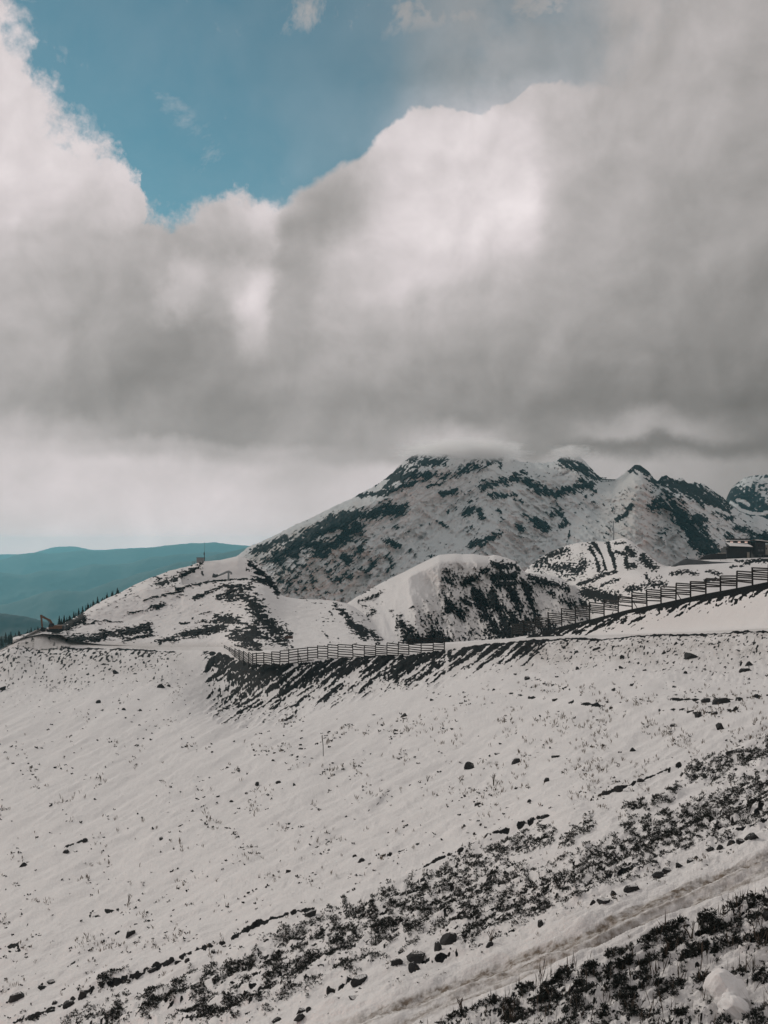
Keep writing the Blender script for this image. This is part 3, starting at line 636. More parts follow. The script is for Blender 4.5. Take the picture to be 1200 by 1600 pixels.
RL = [([(362, 925), (385, 935), (400, 950), (405, 965), (425, 980), (440, 992)], 13, 1.0), ([(340, 932), (365, 922), (390, 917)], 5, .95), ([(342, 966), (372, 970), (400, 985)], 8, 1.0), ([(365, 990), (385, 1002), (400, 1008)], 9, 1.0), ([(372, 985), (410, 995), (445, 1002)], 9, .95),
      ([(415, 980), (440, 985), (452, 990)], 8, .95), ([(275, 921), (300, 914), (330, 908), (385, 904.5)], 2.2, 1.0), ([(302, 934), (325, 924), (350, 915), (375, 914)], 3.2, .9), ([(96, 1002), (120, 999), (150, 998), (165, 992)], 7, 1.05), ([(160, 990), (190, 988), (225, 984), (232, 980)], 6.5, 1.0),
      ([(195, 1000), (215, 996), (235, 990)], 4, .85), ([(250, 1002), (275, 998), (290, 990)], 5.5, 1.0), ([(300, 990), (325, 984), (352, 980)], 6.5, 1.05), ([(222, 980), (230, 974)], 4.5, .95), ([(105, 985), (115, 972), (130, 965)], 6, .9), ([(88, 990), (104, 978)], 5, .95), ([(235, 950), (255, 945)], 3.5, .85),
      ([(200, 958), (230, 953)], 1.6, .8), ([(225, 938), (260, 928), (285, 923)], 2.2, .85), ([(250, 912), (275, 904), (300, 892), (316, 880)], 6, .8), ([(392, 883), (405, 892), (418, 904), (428, 918), (434, 926)], 5, 1.05), ([(384, 889), (390, 891)], 3.5, .95), ([(377, 880), (384, 880)], 1.6, .8), ([(395, 905), (420, 910), (432, 920)], 4, .9),
      ([(524, 947), (535, 955), (545, 963)], 4.5, 1.0), ([(548, 975), (560, 985), (572, 992)], 6.5, 1.0), ([(540, 967), (555, 976)], 2.5, .8), ([(580, 988), (592, 1000)], 4, .95), ([(515, 955), (520, 962)], 2, .7), ([(502, 985), (512, 995)], 1.6, .6), ([(283, 975), (300, 972), (345, 970)], 2.5, .85), ([(315, 893), (318, 899)], 2, .8),
      ([(296, 971), (306, 962), (330, 955)], 1.3, .7), ([(130, 975), (160, 970), (190, 972)], 1.6, .65)]
q = fbm(px / 14, py / 5.5, 5, 201, .62); q2 = fbm(px / 40, py / 14, 4, 211, .6)
rk = strokes(px, py, RL) * .84 + .15 * nz(px / 11, py / 3.2, 4, 203) + .14 * nz(px / 4.5, py / 2.2, 3, 204) + .06 + .06 * nz(px / 50, py / 20, 3, 205)
upl = sstep(px, 330, 230) * sstep(py - cur(crestL, x)[None, :], 30, 3)
lnk = ridged(px / 40 + .5 * q2, (py + .12 * px) / 4.2, 3, 209, .6); rk += .08 * (lnk - lnk.mean()) / lnk.std() + .14 * upl
rk += .10 * sstep(px, 480, 560) * sstep(py, 940, 960)
clean = strokes(px, py, [([(335, 890), (310, 900)], 16, 1.0), ([(360, 885), (345, 895)], 14, 1), ([(455, 960), (470, 980), (480, 1000)], 22, 1), ([(420, 935), (450, 960)], 9, 1), ([(290, 950), (240, 965)], 8, .6), ([(130, 1003), (250, 1008), (330, 1002)], 4, .9)])
pad = (px > 318) & (px < 384) & (py < 903)
rk = np.where(pad, rk * .5, rk); rk -= .35 * np.clip(clean - .3, 0, 1) * (strokes(px, py, RL) < .6)
soilL = .5 * strokes(px, py, [([(100, 1008), (250, 1012), (350, 1014), (420, 1020)], 6, 1.0)]) + .25 * np.clip(q2, 0, 1)
KL.along_ray(4.0 * fbm(KL.X / 30, KL.Z / 12, 4, 221) * sstep(KL.T, 0, .4) + 1.6 * np.clip(rk - .3, 0, .8) * (1 + 1.5 * q))
KL.Z += np.where((KL.T < 4.05) & (KL.T > .1), .35 * fbm(KL.X / 3.0, KL.Y / 3.0, 4, 231) * (1 - .6 * pad), 0)
KL.project()
mesh_np("snowy_knoll", KL.verts(), KL.faces().reshape(-1, 4), M_knoll, {'rock': rk, 'soil_and_shade': soilL}, kind='structure')

# ------------------------------------------------------------------ middle knoll with the rocky face
x = np.arange(500, 960, 1.1)
baseC = [(500, 1022), (640, 1016), (700, 1010), (760, 1006), (850, 1000), (960, 985)]
crestC = [(500, 965), (530, 950), (545, 941), (560, 931), (575, 922), (590, 914), (605, 906), (620, 899), (635, 892), (650, 884), (664, 877), (677, 871), (686, 867), (700, 866), (712, 865), (722, 866), (738, 865.5), (752, 867.5), (764, 869), (772, 867), (781, 868.5), (792, 872), (803, 876), (811, 882), (815, 889), (822, 895), (835, 897), (850, 897), (865, 900), (880, 905), (890, 914), (900, 924), (915, 934), (935, 944), (960, 955)]
dc = [(500, 395), (600, 420), (720, 445), (820, 440), (900, 425), (960, 415)]
rows = [(baseC, [(500, 285), (640, 290), (760, 300), (850, 300), (960, 290)]), (f(.70, crestC, 1010), [(500, 320), (720, 345), (960, 330)]), (f(.30, crestC, 1010), [(500, 360), (720, 395), (960, 380)]), (crestC, dc), ([(0, 1010)], [(p, d + 90) for p, d in dc])]
KC = Sheet(x, rows, [40, 70, 60, 8], ysm=1, dsm=14)
px, py = KC.px, KC.py; bl = py - cur(crestC, x, 1)[None, :]
RC = [([(768, 879), (785, 884), (805, 884), (812, 892)], 5, 1.0), ([(772, 899), (790, 900), (805, 897)], 5, 1.1), ([(755, 893), (770, 884), (785, 877)], 4, .75), ([(725, 912), (738, 905)], 4.5, .9), ([(700, 940), (702, 950)], 5.5, .95), ([(745, 925), (752, 940), (757, 960), (770, 975)], 6.5, .95), ([(768, 925), (775, 945), (785, 955)], 6.5, 1.0), ([(785, 965), (795, 985)], 6, .9),
      ([(795, 920), (806, 935), (812, 955)], 6, .9), ([(775, 915), (800, 912)], 4.5, .85), ([(815, 905), (825, 925), (832, 950), (838, 965)], 4.5, 1.0), ([(826, 901), (850, 908), (872, 913), (886, 918)], 6, .95), ([(860, 925), (864, 930)], 4, .85), ([(715, 955), (725, 965)], 4.5, .85), ([(775, 985), (805, 990), (825, 978)], 9, 1.05), ([(800, 970), (815, 985), (835, 985)], 9, 1.05), ([(838, 975), (850, 985), (858, 980)], 7, 1.05),
      ([(622, 965), (628, 978), (640, 985)], 7, .95), ([(640, 998), (660, 1002), (695, 1004)], 8, 1.1), ([(675, 990), (690, 998)], 6, .9), ([(545, 937), (570, 924), (605, 903)], 2.2, .8), ([(560, 940), (590, 930), (600, 920)], 3.0, .7), ([(566, 945), (585, 955), (575, 962)], 3.5, .6), ([(608, 955), (625, 950), (645, 948)], 1.5, .7), ([(690, 905), (705, 910)], 3, .6), ([(720, 935), (735, 945)], 3, .7), ([(655, 915), (650, 940)], 2, .4), ([(880, 935), (895, 945)], 6, .75)]
qx, qy = rot(px, py, 62); q = fbm(qx / 24, qy / 6, 5, 301, .62); q2 = fbm(px / 9, py / 7, 4, 311, .62); q3 = fbm(px / 45, py / 35, 3, 321)
face = sstep(px + .35 * (py - 900), 640, 705) * sstep(bl, 6, 26)
lnc = ridged((qx + 6 * q3) / 26, (qy + 6 * q3) / 3.4, 3, 308, .6); lnc = (lnc - lnc.mean()) / lnc.std()
rk = strokes(px, py, RC) * .80 + .13 * lnc * (.35 + face) + face * (.27 + .12 * nz(qx / 11, qy / 3, 4, 304) + .13 * nz(px / 4, py / 2.8, 3, 307)) + .15 * nz(px / 4.5, py / 3, 4, 305) + .09 * nz(px / 40, py / 30, 3, 306) + .02
rk += .30 * sstep(py, 985, 1003) * sstep(px, 610, 640) * sstep(px, 720, 690)
rk = np.where((px < 690) & (px > 615) & (bl < 60), rk * .55, rk)
rk -= .28 * strokes(px, py, [([(855, 940), (870, 950), (850, 975)], 16, 1)])
rel = 13 * (ridged(KC.X / 22, KC.Z / 26, 5, 331, .55) - .5) * (.5 + face) + 3.5 * (ridged(KC.X / 7, KC.Z / 8, 4, 333, .6) - .5) * (.35 + face) + 5 * np.clip(rk - .35, 0, .7)
spurC = [([(640, 893), (640, 930), (655, 960)], 34, 1.0), ([(820, 895), (835, 960)], 14, -.6)]
rel += 20 * strokes(px, py, [([(740, 866), (690, 872), (652, 886), (638, 902), (640, 928), (652, 958)], 24, 1.0)]) - 8 * strokes(px, py, [([(820, 893), (828, 930), (840, 970)], 12, 1)])
rel *= sstep(bl, -1, 14) * sstep(KC.T, 0, .5)
KC.along_ray(rel)
KC.Z += np.where((KC.T < 3.02) & (KC.T > .1), .7 * fbm(KC.X / 3.5, KC.Y / 3.5, 4, 341) * (.2 + face), 0)
KC.project()
mesh_np("rocky_knoll", KC.verts(), KC.faces().reshape(-1, 4), M_knoll, {'rock': rk, 'soil_and_shade': .25 * np.clip(q3 + .1, 0, 1) + .25 * face}, kind='structure')

# ------------------------------------------------------------------ plateau and hillock at the right
x = cols(790, 790, 1260, 2300, 1.15)
baseR = [(790, 1000), (850, 1000), (950, 985), (1050, 960), (1200, 925), (1440, 900)]
lipR = [(790, 935), (820, 925), (850, 918), (880, 913), (910, 909), (940, 899), (960, 891), (985, 889), (1010, 890), (1040, 889), (1060, 886), (1090, 886), (1130, 884), (1160, 882), (1200, 880), (1440, 872)]
dl_ = [(790, 520), (850, 490), (890, 440), (930, 385), (1000, 345), (1100, 345), (1200, 340), (1440, 330)]
topR = [(790, 912), (815, 898), (832, 880), (845, 871), (860, 862), (875, 856), (890, 851), (905, 848), (918, 846.5), (932, 846), (948, 846.5), (958, 844), (970, 841), (978, 841), (988, 846), (998, 855), (1008, 862), (1018, 872), (1030, 880), (1042, 885), (1052, 884), (1062, 879), (1075, 876), (1100, 874), (1133, 873), (1160, 872), (1200, 871), (1440, 866)]
dT = [(790, 560), (850, 540), (900, 520), (960, 510), (1020, 440), (1060, 390), (1130, 392), (1200, 392), (1440, 400)]
midR = [(p, .52 * a + .48 * b) for p, a, b in zip(x, cur(lipR, x), cur(topR, x))]
rows = [(baseR, [(790, 470), (850, 450), (890, 400), (940, 330), (1000, 280), (1200, 225), (1440, 210)]), (f(.45, lipR, 975), [(790, 490), (850, 470), (890, 420), (940, 350), (1000, 305), (1100, 275), (1440, 265)]), (lipR, dl_), (midR, [(p, .5 * a + .5 * b) for p, a, b in zip(x, cur(dl_, x), cur(dT, x))]), (topR, dT), ([(0, 960)], [(p, d + 110) for p, d in dT])]
KR = Sheet(x, rows, [34, 44, 34, 34, 8], ysm=1, dsm=14)
px, py = KR.px, KR.py
RR = [([(927, 847), (933, 856), (941, 868), (945, 880), (947, 890)], 2.0, 1.1), ([(950, 847), (952, 862), (958, 872), (961, 886)], 2.4, 1.1), ([(923, 858), (930, 870), (934, 880), (936, 892)], 2.2, .95), ([(978, 874), (980, 886), (990, 885)], 4, .9), ([(905, 913), (925, 906), (945, 897), (962, 893)], 3.5, .9), ([(940, 915), (955, 908), (966, 905)], 3, .8),
      ([(1005, 870), (1012, 880), (1022, 888)], 5, .9), ([(980, 855), (990, 865)], 4, .75), ([(960, 850), (975, 848)], 3, .7), ([(915, 925), (940, 930), (960, 935)], 9, .75), ([(985, 920), (1010, 915), (1030, 905)], 7, .6), ([(1010, 900), (1020, 915), (1040, 912)], 5, .7), ([(1050, 897), (1070, 893), (1090, 897)], 4, .75), ([(1105, 893), (1125, 897)], 3.5, .75), ([(1102, 908), (1120, 905)], 3, .8),
      ([(1165, 880), (1180, 876), (1200, 875)], 3.5, 1.0), ([(1150, 876), (1160, 877)], 2, .9), ([(1140, 886), (1160, 884)], 2, .8), ([(855, 880), (870, 890), (890, 885)], 7, .55), ([(840, 880), (860, 868), (885, 860)], 6, .65), ([(880, 900), (905, 890), (915, 878)], 8, .55), ([(890, 940), (915, 945)], 6, .8), ([(850, 935), (880, 940)], 5, .8), ([(962, 862), (975, 866)], 3, .75)]
q = fbm(px / 7, py / 5, 4, 401, .62); q3 = fbm(px / 30, py / 14, 3, 411)
rough_ = sstep(KR.T, 2.02, 2.2) * sstep(px, 1050, 1010)
nf = nz(px / 4, py / 2.6, 3, 404); rk = strokes(px, py, RR) * .85 + rough_ * (.25 + .17 * nf + .10 * nz(px / 30, py / 20, 3, 405)) + (1 - rough_) * (.08 + .15 * nf + .08 * q3)
low_ = sstep(py, 905, 925) * sstep(px, 1080, 960)
rk += .16 * low_ * (1 + q3)
piste = strokes(px, py, [([(938, 848), (947, 868), (953, 888)], 5.0, 1.0)])
rk = np.where(piste > .55, 0, rk)
rk -= .4 * strokes(px, py, [([(968, 850), (970, 870), (972, 888)], 5, 1)]) * (strokes(px, py, RR) < .5)
KR.along_ray(4.5 * (ridged(KR.X / 14, KR.Z / 12, 4, 421) - .5) * rough_ * (1 - sstep(piste, .3, .5)) + 1.5 * fbm(KR.X / 10, KR.Y / 10, 4, 431) * sstep(KR.T, 0, .5) * (KR.T < 2.9))
KR.project()
mesh_np("snowy_plateau", KR.verts(), KR.faces().reshape(-1, 4), M_knoll, {'rock': rk, 'soil_and_shade': .3 * np.clip(q3 + .1, 0, 1)}, kind='structure')

# ------------------------------------------------------------------ mesh helpers for things
def empty(name, loc, label, cat, group=None, rz=0.0):
    o = bpy.data.objects.new(name, None); COL.objects.link(o); o.empty_display_size = .2
    o.location = loc; o.rotation_euler = (0, 0, rz)
    tag(o, label, cat, group); return o
def tag(o, label, cat, group=None):
    o['label'] = label; o['category'] = cat
    if group: o['group'] = group
def obj(name, bm, mat, parent=None, loc=None, smooth=False):
    bmesh.ops.recalc_face_normals(bm, faces=bm.faces)
    me = bpy.data.meshes.new(name); bm.to_mesh(me); bm.free(); me.materials.append(mat)
    if smooth: me.polygons.foreach_set('use_smooth', [True] * len(me.polygons))
    o = bpy.data.objects.new(name, me); COL.objects.link(o)
    if parent: o.parent = parent
    if loc is not None: o.location = loc
    return o
def box(bm, c, s, rot_=None, taper=1.0):
    """box at c with sizes s; rot_ = euler; taper shrinks the top"""
    R = Euler(rot_ or (0, 0, 0)).to_matrix(); vs = []
    for z in (-.5, .5):
        k = taper if z > 0 else 1.0
        for x_, y_ in ((-.5, -.5), (.5, -.5), (.5, .5), (-.5, .5)):
            vs.append(bm.verts.new(Vector(c) + R @ Vector((x_ * s[0] * k, y_ * s[1] * k, z * s[2]))))
    for q_ in ((0, 3, 2, 1), (4, 5, 6, 7), (0, 1, 5, 4), (1, 2, 6, 5), (2, 3, 7, 6), (3, 0, 4, 7)): bm.faces.new([vs[i] for i in q_])
def beam(bm, a, b, w, h=None, w2=None, up=Vector((0, 0, 1))):
    """rectangular bar from a to b, w across, h tall, optional end size w2"""
    a, b = Vector(a), Vector(b); h = h or w; d = (b - a).normalized(); k = (w2 or w) / w
    s = d.cross(up); s = s.normalized() if s.length > 1e-4 else Vector((1, 0, 0)); t = s.cross(d)
    vs = [bm.verts.new(p + s * (i * w * f_ / 2) + t * (j * h * f_ / 2)) for p, f_ in ((a, 1), (b, k)) for i, j in ((-1, -1), (1, -1), (1, 1), (-1, 1))]
    for q_ in ((3, 2, 1, 0), (4, 5, 6, 7), (0, 1, 5, 4), (1, 2, 6, 5), (2, 3, 7, 6), (3, 0, 4, 7)): bm.faces.new([vs[i] for i in q_])
def tube(bm, pts, r, n=8, r2=None):
    pts = [Vector(p) for p in pts]; rings = []
    for i, p in enumerate(pts):
        d = (pts[min(i + 1, len(pts) - 1)] - pts[max(i - 1, 0)]).normalized()
        s = d.cross(Vector((0, 1, .01))); s = s.normalized() if s.length > 1e-3 else Vector((1, 0, 0)); t = d.cross(s)
        rr = r if r2 is None else r + (r2 - r) * i / (len(pts) - 1)
        rings.append([bm.verts.new(p + s * (rr * math.cos(2 * math.pi * k / n)) + t * (rr * math.sin(2 * math.pi * k / n))) for k in range(n)])
    for a, b in zip(rings[:-1], rings[1:]):
        for k in range(n): bm.faces.new((a[k], a[(k + 1) % n], b[(k + 1) % n], b[k]))
    bm.faces.new(rings[0][::-1]); bm.faces.new(rings[-1])
def prism(bm, poly, y0, y1):
    """polygon in x,z extruded along y"""
    a = [bm.verts.new((p[0], y0, p[1])) for p in poly]; b = [bm.verts.new((p[0], y1, p[1])) for p in poly]
    bm.faces.new(a); bm.faces.new(b[::-1]); n = len(poly)
    for i in range(n): bm.faces.new((a[i], b[i], b[(i + 1) % n], a[(i + 1) % n]))
def copy_tree(o, parent=None):
    c = o.copy(); COL.objects.link(c)
    if parent is not None: c.parent = parent
    for ch in list(o.children): copy_tree(ch, c)
    return c

M_wood = plain("weathered_timber", (0.020, 0.018, 0.017), .8, 0, .35, 3.0)
M_steel = plain("dark_steel", (0.06, 0.065, 0.07), .5, .3, .2, 3.0)
M_galv = plain("galvanised_steel", (0.22, 0.24, 0.25), .45, .5, .2, 3.0)
M_white = plain("white_board", (0.72, 0.72, 0.70), .6, 0, .08, 5.0)
M_yellow = plain("worn_orange_paint", (0.13, 0.072, 0.045), .6, 0, .3, 2.0)
M_black = plain("dark_rubber", (0.015, 0.016, 0.018), .8, 0, .3, 4.0)
M_glass = plain("dark_glass", (0.02, 0.025, 0.03), .15, 0, .1, 2.0, 0)
M_wall = plain("dark_cladding", (0.035, 0.036, 0.038), .8, 0, .3, 1.5)
M_render = plain("pale_render", (0.26, 0.24, 0.21), .85, 0, .2, 1.2)
M_concrete = plain("concrete", (0.10, 0.105, 0.11), .85, 0, .25, .8)
M_bright = plain("mirror_window", (0.90, 0.90, 0.88), .12, 1.0, .03, 2.0, 0)
M_roofsnow = plain("roof_snow", (0.74, 0.72, 0.70), .8, 0, .05, 1.0)
M_brown = plain("brown_sign", (0.06, 0.035, 0.028), .6, 0, .2, 3.0)

# ------------------------------------------------------------------ snow fences
def unit_bar(name, mat):
    bm = bmesh.new(); box(bm, (0, 0, 0), (1, 1, 1)); bmesh.ops.recalc_face_normals(bm, faces=bm.faces)
    me = bpy.data.meshes.new(name); bm.to_mesh(me); bm.free(); me.materials.append(mat); return me
BAR = unit_bar("bar", M_wood)
def bar_obj(name, a, b, w, h, parent, origin):
    a, b = a - origin, b - origin; d = b - a
    o = bpy.data.objects.new(name, BAR); COL.objects.link(o); o.parent = parent
    o.location = (a + b) / 2; o.scale = (d.length, w, h); o.rotation_euler = d.to_track_quat('X', 'Z').to_euler()
    return o
def fence(label, posts, Dof, nrail, gap, broken=()):
    pts = []
    for px_, yb, yt in posts:
        d = Dof(px_); pts.append((P(px_, yb + 1.0, d), P(px_, yt, d)))
    root = empty("snow_fence", pts[0][0], label, "fence"); o0 = pts[0][0]
    for a, b in pts:
        bar_obj("post", a + Vector((0, 0, -.6)), Vector((a.x + random.uniform(-.12, .12), a.y, b.z + random.uniform(-.1, .15))), .21, .21, root, o0)
    for k, ((a0, b0), (a1, b1)) in enumerate(zip(pts[:-1], pts[1:])):
        # the panel hangs level between its posts, stepping from bay to bay
        top0, top1 = b0.z - .06, b1.z - .06
        if abs(top0 - top1) > .25: top1 = top0 = min(top0, top1)
        h0, h1 = top0 - a0.z, top1 - a1.z; hh = max(min(h0, h1), 1.2) * (1 - gap)
        for r in range(nrail):
            if (k, r) in broken: continue
            fz = r / (nrail - 1)
            j0, j1 = random.uniform(-.10, .08), random.uniform(-.10, .08)
            off = Vector((0, -.10, 0))
            bar_obj("rail", Vector((a0.x, a0.y, top0 - hh * fz + j0)) + off, Vector((a1.x, a1.y, top1 - hh * fz + j1)) + off, .05, .22, root, o0)
        if k in (1, 9, 12):
            bar_obj("brace", Vector((a0.x, a0.y, a0.z + hh * .8)) + Vector((.1, -.2, 0)), Vector((a0.x + (a1.x - a0.x) * .55, a0.y - 1.2, a0.z - .2)), .08, .12, root, o0)
    return root
LP = [(350.7, 1023, 1008), (358.5, 1027, 1011), (367, 1031, 1013), (374, 1034, 1015), (381, 1037, 1017), (389, 1040, 1019), (395, 1042, 1021), (401, 1042, 1020), (412, 1041, 1020), (424.5, 1041, 1018), (437, 1040, 1017), (450.7, 1039, 1015), (466, 1037, 1013),
      (481, 1035, 1011.5), (496.7, 1033, 1008.5), (512, 1032, 1007), (528, 1031, 1006), (551.7, 1029.5, 1006), (569, 1029, 1008), (587, 1028, 1007.5), (604.7, 1027, 1004.5), (622, 1026, 1003.5), (639, 1024, 999), (658, 1021, 996.5), (676.7, 1018.5, 997), (694, 1016, 997.5)]
ed = lambda p: float(np.interp(p, *np.array(EDGE_D, float).T)) + 1.0
fence("long dark timber snow fence on the road edge above the dark streaked bank", LP, ed, 6, .14, broken={(4, 2), (10, 5), (17, 3)})
RP = [(800, 999, 975), (818, 994, 970), (836, 990, 964), (857, 984.5, 957), (878, 979, 951), (899, 974, 946), (921, 968, 941), (944, 962.5, 936), (966, 957, 931), (988, 951, 925.5), (1011, 947, 920.5), (1033, 943, 916.5), (1056, 938, 911), (1079, 933, 907.5),
      (1103, 928, 903), (1126, 924, 899), (1151, 919.5, 892.5), (1176, 914, 886.5), (1200, 909.5, 881), (1226, 902, 873), (1252, 895, 866), (1278, 888, 859)]
bd = lambda p: float(np.interp(p, [800, 850, 1000, 1200, 1500], [216, 207, 177, 150, 118]))
fence("timber snow fence stepping uphill along the dark crest of the snow bank below the chalet", RP, bd, 6, .24, broken={(8, 4), (14, 5)})

# ------------------------------------------------------------------ excavator on the road end
ex = empty("excavator", KL.at(86, 987) + Vector((0, 0, .1)), "orange tracked excavator with raised boom at the far left end of the road", "excavator", rz=math.radians(4))
ex.location = P(86, 987.5, 350)
for y_ in (-1.3, 1.3):
    bm = bmesh.new(); prism(bm, [(-2.1, .1), (2.1, .1), (2.5, .5), (2.3, .95), (-2.3, .95), (-2.5, .5)], y_ - .35, y_ + .35); obj("track", bm, M_black, ex)
bm = bmesh.new(); box(bm, (0, 0, .85), (2.6, 1.8, .5)); obj("undercarriage", bm, M_steel, ex)
bm = bmesh.new(); prism(bm, [(-1.7, 1.15), (2.6, 1.15), (2.7, 2.3), (.2, 2.4), (-.4, 1.9), (-1.7, 1.8)], -1.35, 1.35); obj("engine_housing", bm, M_yellow, ex)
bm = bmesh.new(); box(bm, (2.95, 0, 1.65), (.7, 2.5, 1.0)); obj("counterweight", bm, M_steel, ex)
bm = bmesh.new(); prism(bm, [(-1.9, 1.2), (-.2, 1.2), (-.2, 3.0), (-1.5, 3.0), (-1.9, 2.3)], -1.3, -.35); cab = obj("cab", bm, M_black, ex)
bm = bmesh.new(); prism(bm, [(-1.6, 1.9), (-.4, 1.9), (-.4, 2.8), (-1.35, 2.8)], -1.33, -1.305); obj("window", bm, M_glass, cab)
bm = bmesh.new(); beam(bm, (-.6, .3, 1.9), (-1.9, .3, 4.1), .42, .75); beam(bm, (-1.8, .3, 4.0), (-4.6, .3, 5.25), .38, .70, .3); obj("boom", bm, M_yellow, ex)
bm = bmesh.new(); beam(bm, (-4.75, .3, 5.9), (-4.35, .3, 1.5), .34, .62, .24); obj("arm", bm, M_yellow, ex)
bm = bmesh.new(); tube(bm, [(-1.3, .3, 2.0), (-2.6, .3, 4.0)], .11); tube(bm, [(-2.8, .3, 4.75), (-4.7, .3, 5.85)], .10); obj("hydraulic_ram", bm, M_steel, ex)
bm = bmesh.new(); prism(bm, [(-4.7, 1.6), (-4.0, 1.6), (-3.3, .7), (-3.5, .15), (-4.3, .1), (-4.9, .6)], -.25, .85); obj("bucket", bm, M_black, ex)

# ------------------------------------------------------------------ hut, mast and pipe on the knoll
hp = P(313.5, 881, 424)
hut = empty("summit_hut", hp, "small grey hut with a railed deck on the rocky left edge of the knoll top", "hut")
bm = bmesh.new(); box(bm, (0, 0, 1.0), (2.9, 2.6, 2.9)); obj("wall", bm, M_galv, hut)
bm = bmesh.new(); box(bm, (0, 0, 2.55), (3.2, 2.9, .18)); obj("roof", bm, M_steel, hut)
bm = bmesh.new(); box(bm, (-2.4, 0, -.55), (2.0, 2.4, .15)); obj("deck", bm, M_steel, hut)
for a, b in (((-3.3, -1.1, -1.2), (-3.3, -1.1, .9)), ((-2.4, -1.1, -1.2), (-2.4, -1.1, .9)), ((-3.3, -1.1, .85), (-1.5, -1.1, .85)), ((-3.3, -1.1, .3), (-1.5, -1.1, .3))):
    bm = bmesh.new(); beam(bm, a, b, .1); obj("railing", bm, M_steel, hut)
mst = empty("radio_mast", P(319.5, 879, 423), "thin dark radio mast standing beside the grey hut on the knoll", "mast")
bm = bmesh.new(); tube(bm, [(0, 0, -1), (0, 0, 4.6)], .16, 8, .10); obj("pole", bm, M_steel, mst)
bm = bmesh.new(); tube(bm, [(0, 0, 4.6), (.05, 0, 8.7)], .05, 6, .03); obj("aerial", bm, M_steel, mst)
bm = bmesh.new(); box(bm, (-.1, 0, 3.6), (.42, .3, 1.1)); obj("antenna_box", bm, M_steel, mst)
pp = P(357, 907, 392)
pip = empty("snow_gun", pp, "grey snow gun with a bent arm on a short post near the knoll top", "snow gun")
bm = bmesh.new(); tube(bm, [(0, 0, -.8), (0, 0, 3.0)], .38, 10); obj("post", bm, M_galv, pip, smooth=True)
bm = bmesh.new(); tube(bm, [(1.15, 0, 2.35), (.95, 0, 3.0), (.2, 0, 3.45), (-.5, 0, 3.35), (-2.2, 0, 2.55), (-4.2, 0, 1.85)], .40, 10); obj("arm", bm, M_galv, pip, smooth=True)
bm = bmesh.new(); tube(bm, [(-4.0, 0, 1.95), (-5.0, 0, 1.7), (-6.0, 0, 1.95)], .45, 10, .85); obj("nozzle_drum", bm, M_steel, pip, smooth=True)

# ------------------------------------------------------------------ signs by the road and the marker pole
D_ = 285
nb = empty("notice_board", P(404.5, 1019, D_), "white notice board in front of the dark rock patch behind the fence", "sign")
bm = bmesh.new(); box(bm, (-.1, 0, 2.0), (2.0, .08, 1.3)); bd_ = obj("board", bm, M_white, nb)
bm = bmesh.new(); box(bm, (-.2, -.05, 2.0), (1.2, .02, .55)); obj("printed_map", bm, M_concrete, bd_)
for x_ in (-.9, .7):
    bm = bmesh.new(); beam(bm, (x_, .1, -.6), (x_, .1, 2.7), .12); obj("post", bm, M_steel, nb)
bm = bmesh.new(); beam(bm, (1.35, .1, -.6), (1.6, .1, 3.2), .28, .3); obj("side_post", bm, M_galv, nb)
sp = empty("road_sign", P(449.5, 1022, 262), "slim post with a wide brown sign plate on top beside the road", "sign")
bm = bmesh.new(); beam(bm, (0, 0, -.5), (0, 0, 4.2), .14); obj("post", bm, M_galv, sp)
bm = bmesh.new(); box(bm, (.3, -.1, 4.3), (2.1, .08, .75)); obj("sign_plate", bm, M_brown, sp)
mk = empty("marker_pole", A.at(506, 1181, 5.9), "thin leaning marker pole alone in the open snowfield", "pole")
Dm = mk.location.y
bm = bmesh.new(); tube(bm, [(0, 0, -.3), (-.02 * Dm / 90, 0, 16 * Dm / F), (-2 * Dm / F, 0, 33 * Dm / F)], .035, 6); obj("shaft", bm, M_wood, mk)
bm = bmesh.new(); tube(bm, [(-1.4 * Dm / F, 0, 24 * Dm / F), (-2 * Dm / F, 0, 31 * Dm / F)], .045, 6); obj("band", bm, M_brown, mk)

# ------------------------------------------------------------------ chalet, house, walls
def building_px(px_, py_, D): return P(px_, py_, D)
s_ = 388 / F                                              # metres per photo pixel at the chalet
ch = empty("mountain_chalet", P(1157, 873, 388), "low dark chalet with snowy roof and a row of small bright windows above the fence", "chalet")
X = lambda p: (p - 1157) * s_
Zp = lambda y: (873 - y) * s_
bm = bmesh.new(); box(bm, ((X(1134.5) + X(1174)) / 2, 3, Zp(865)), (X(1174) - X(1134.5), 6, Zp(858) + .6)); obj("lower_wall", bm, M_wall, ch)
bm = bmesh.new(); box(bm, ((X(1138) + X(1172)) / 2, 3.2, Zp(857)), (X(1172) - X(1138), 5.4, 1.5)); obj("upper_wall", bm, M_wall, ch)
bm = bmesh.new()
vs = [bm.verts.new(v) for v in ((X(1134), -1.0, Zp(853.2)), (X(1176), -1.0, Zp(855)), (X(1178), 7.0, Zp(850)), (X(1143), 7.0, Zp(848.5)), (X(1134), -1.0, Zp(854.2)), (X(1176), -1.0, Zp(856)), (X(1178), 7.0, Zp(851)), (X(1143), 7.0, Zp(849.5)))]
for q_ in ((0, 1, 2, 3), (7, 6, 5, 4), (0, 4, 5, 1), (1, 5, 6, 2), (2, 6, 7, 3), (3, 7, 4, 0)): bm.faces.new([vs[i] for i in q_])
rf = obj("roof", bm, M_wall, ch)
bm = bmesh.new()
vs = [bm.verts.new(v) for v in ((X(1140), -.6, Zp(853.2)), (X(1175), -.8, Zp(854.5)), (X(1177), 6.9, Zp(849.6)), (X(1144), 6.9, Zp(848.1)), (X(1140), -.6, Zp(852.6)), (X(1175), -.8, Zp(853.9)), (X(1177), 6.9, Zp(849.0)), (X(1144), 6.9, Zp(847.5)))]
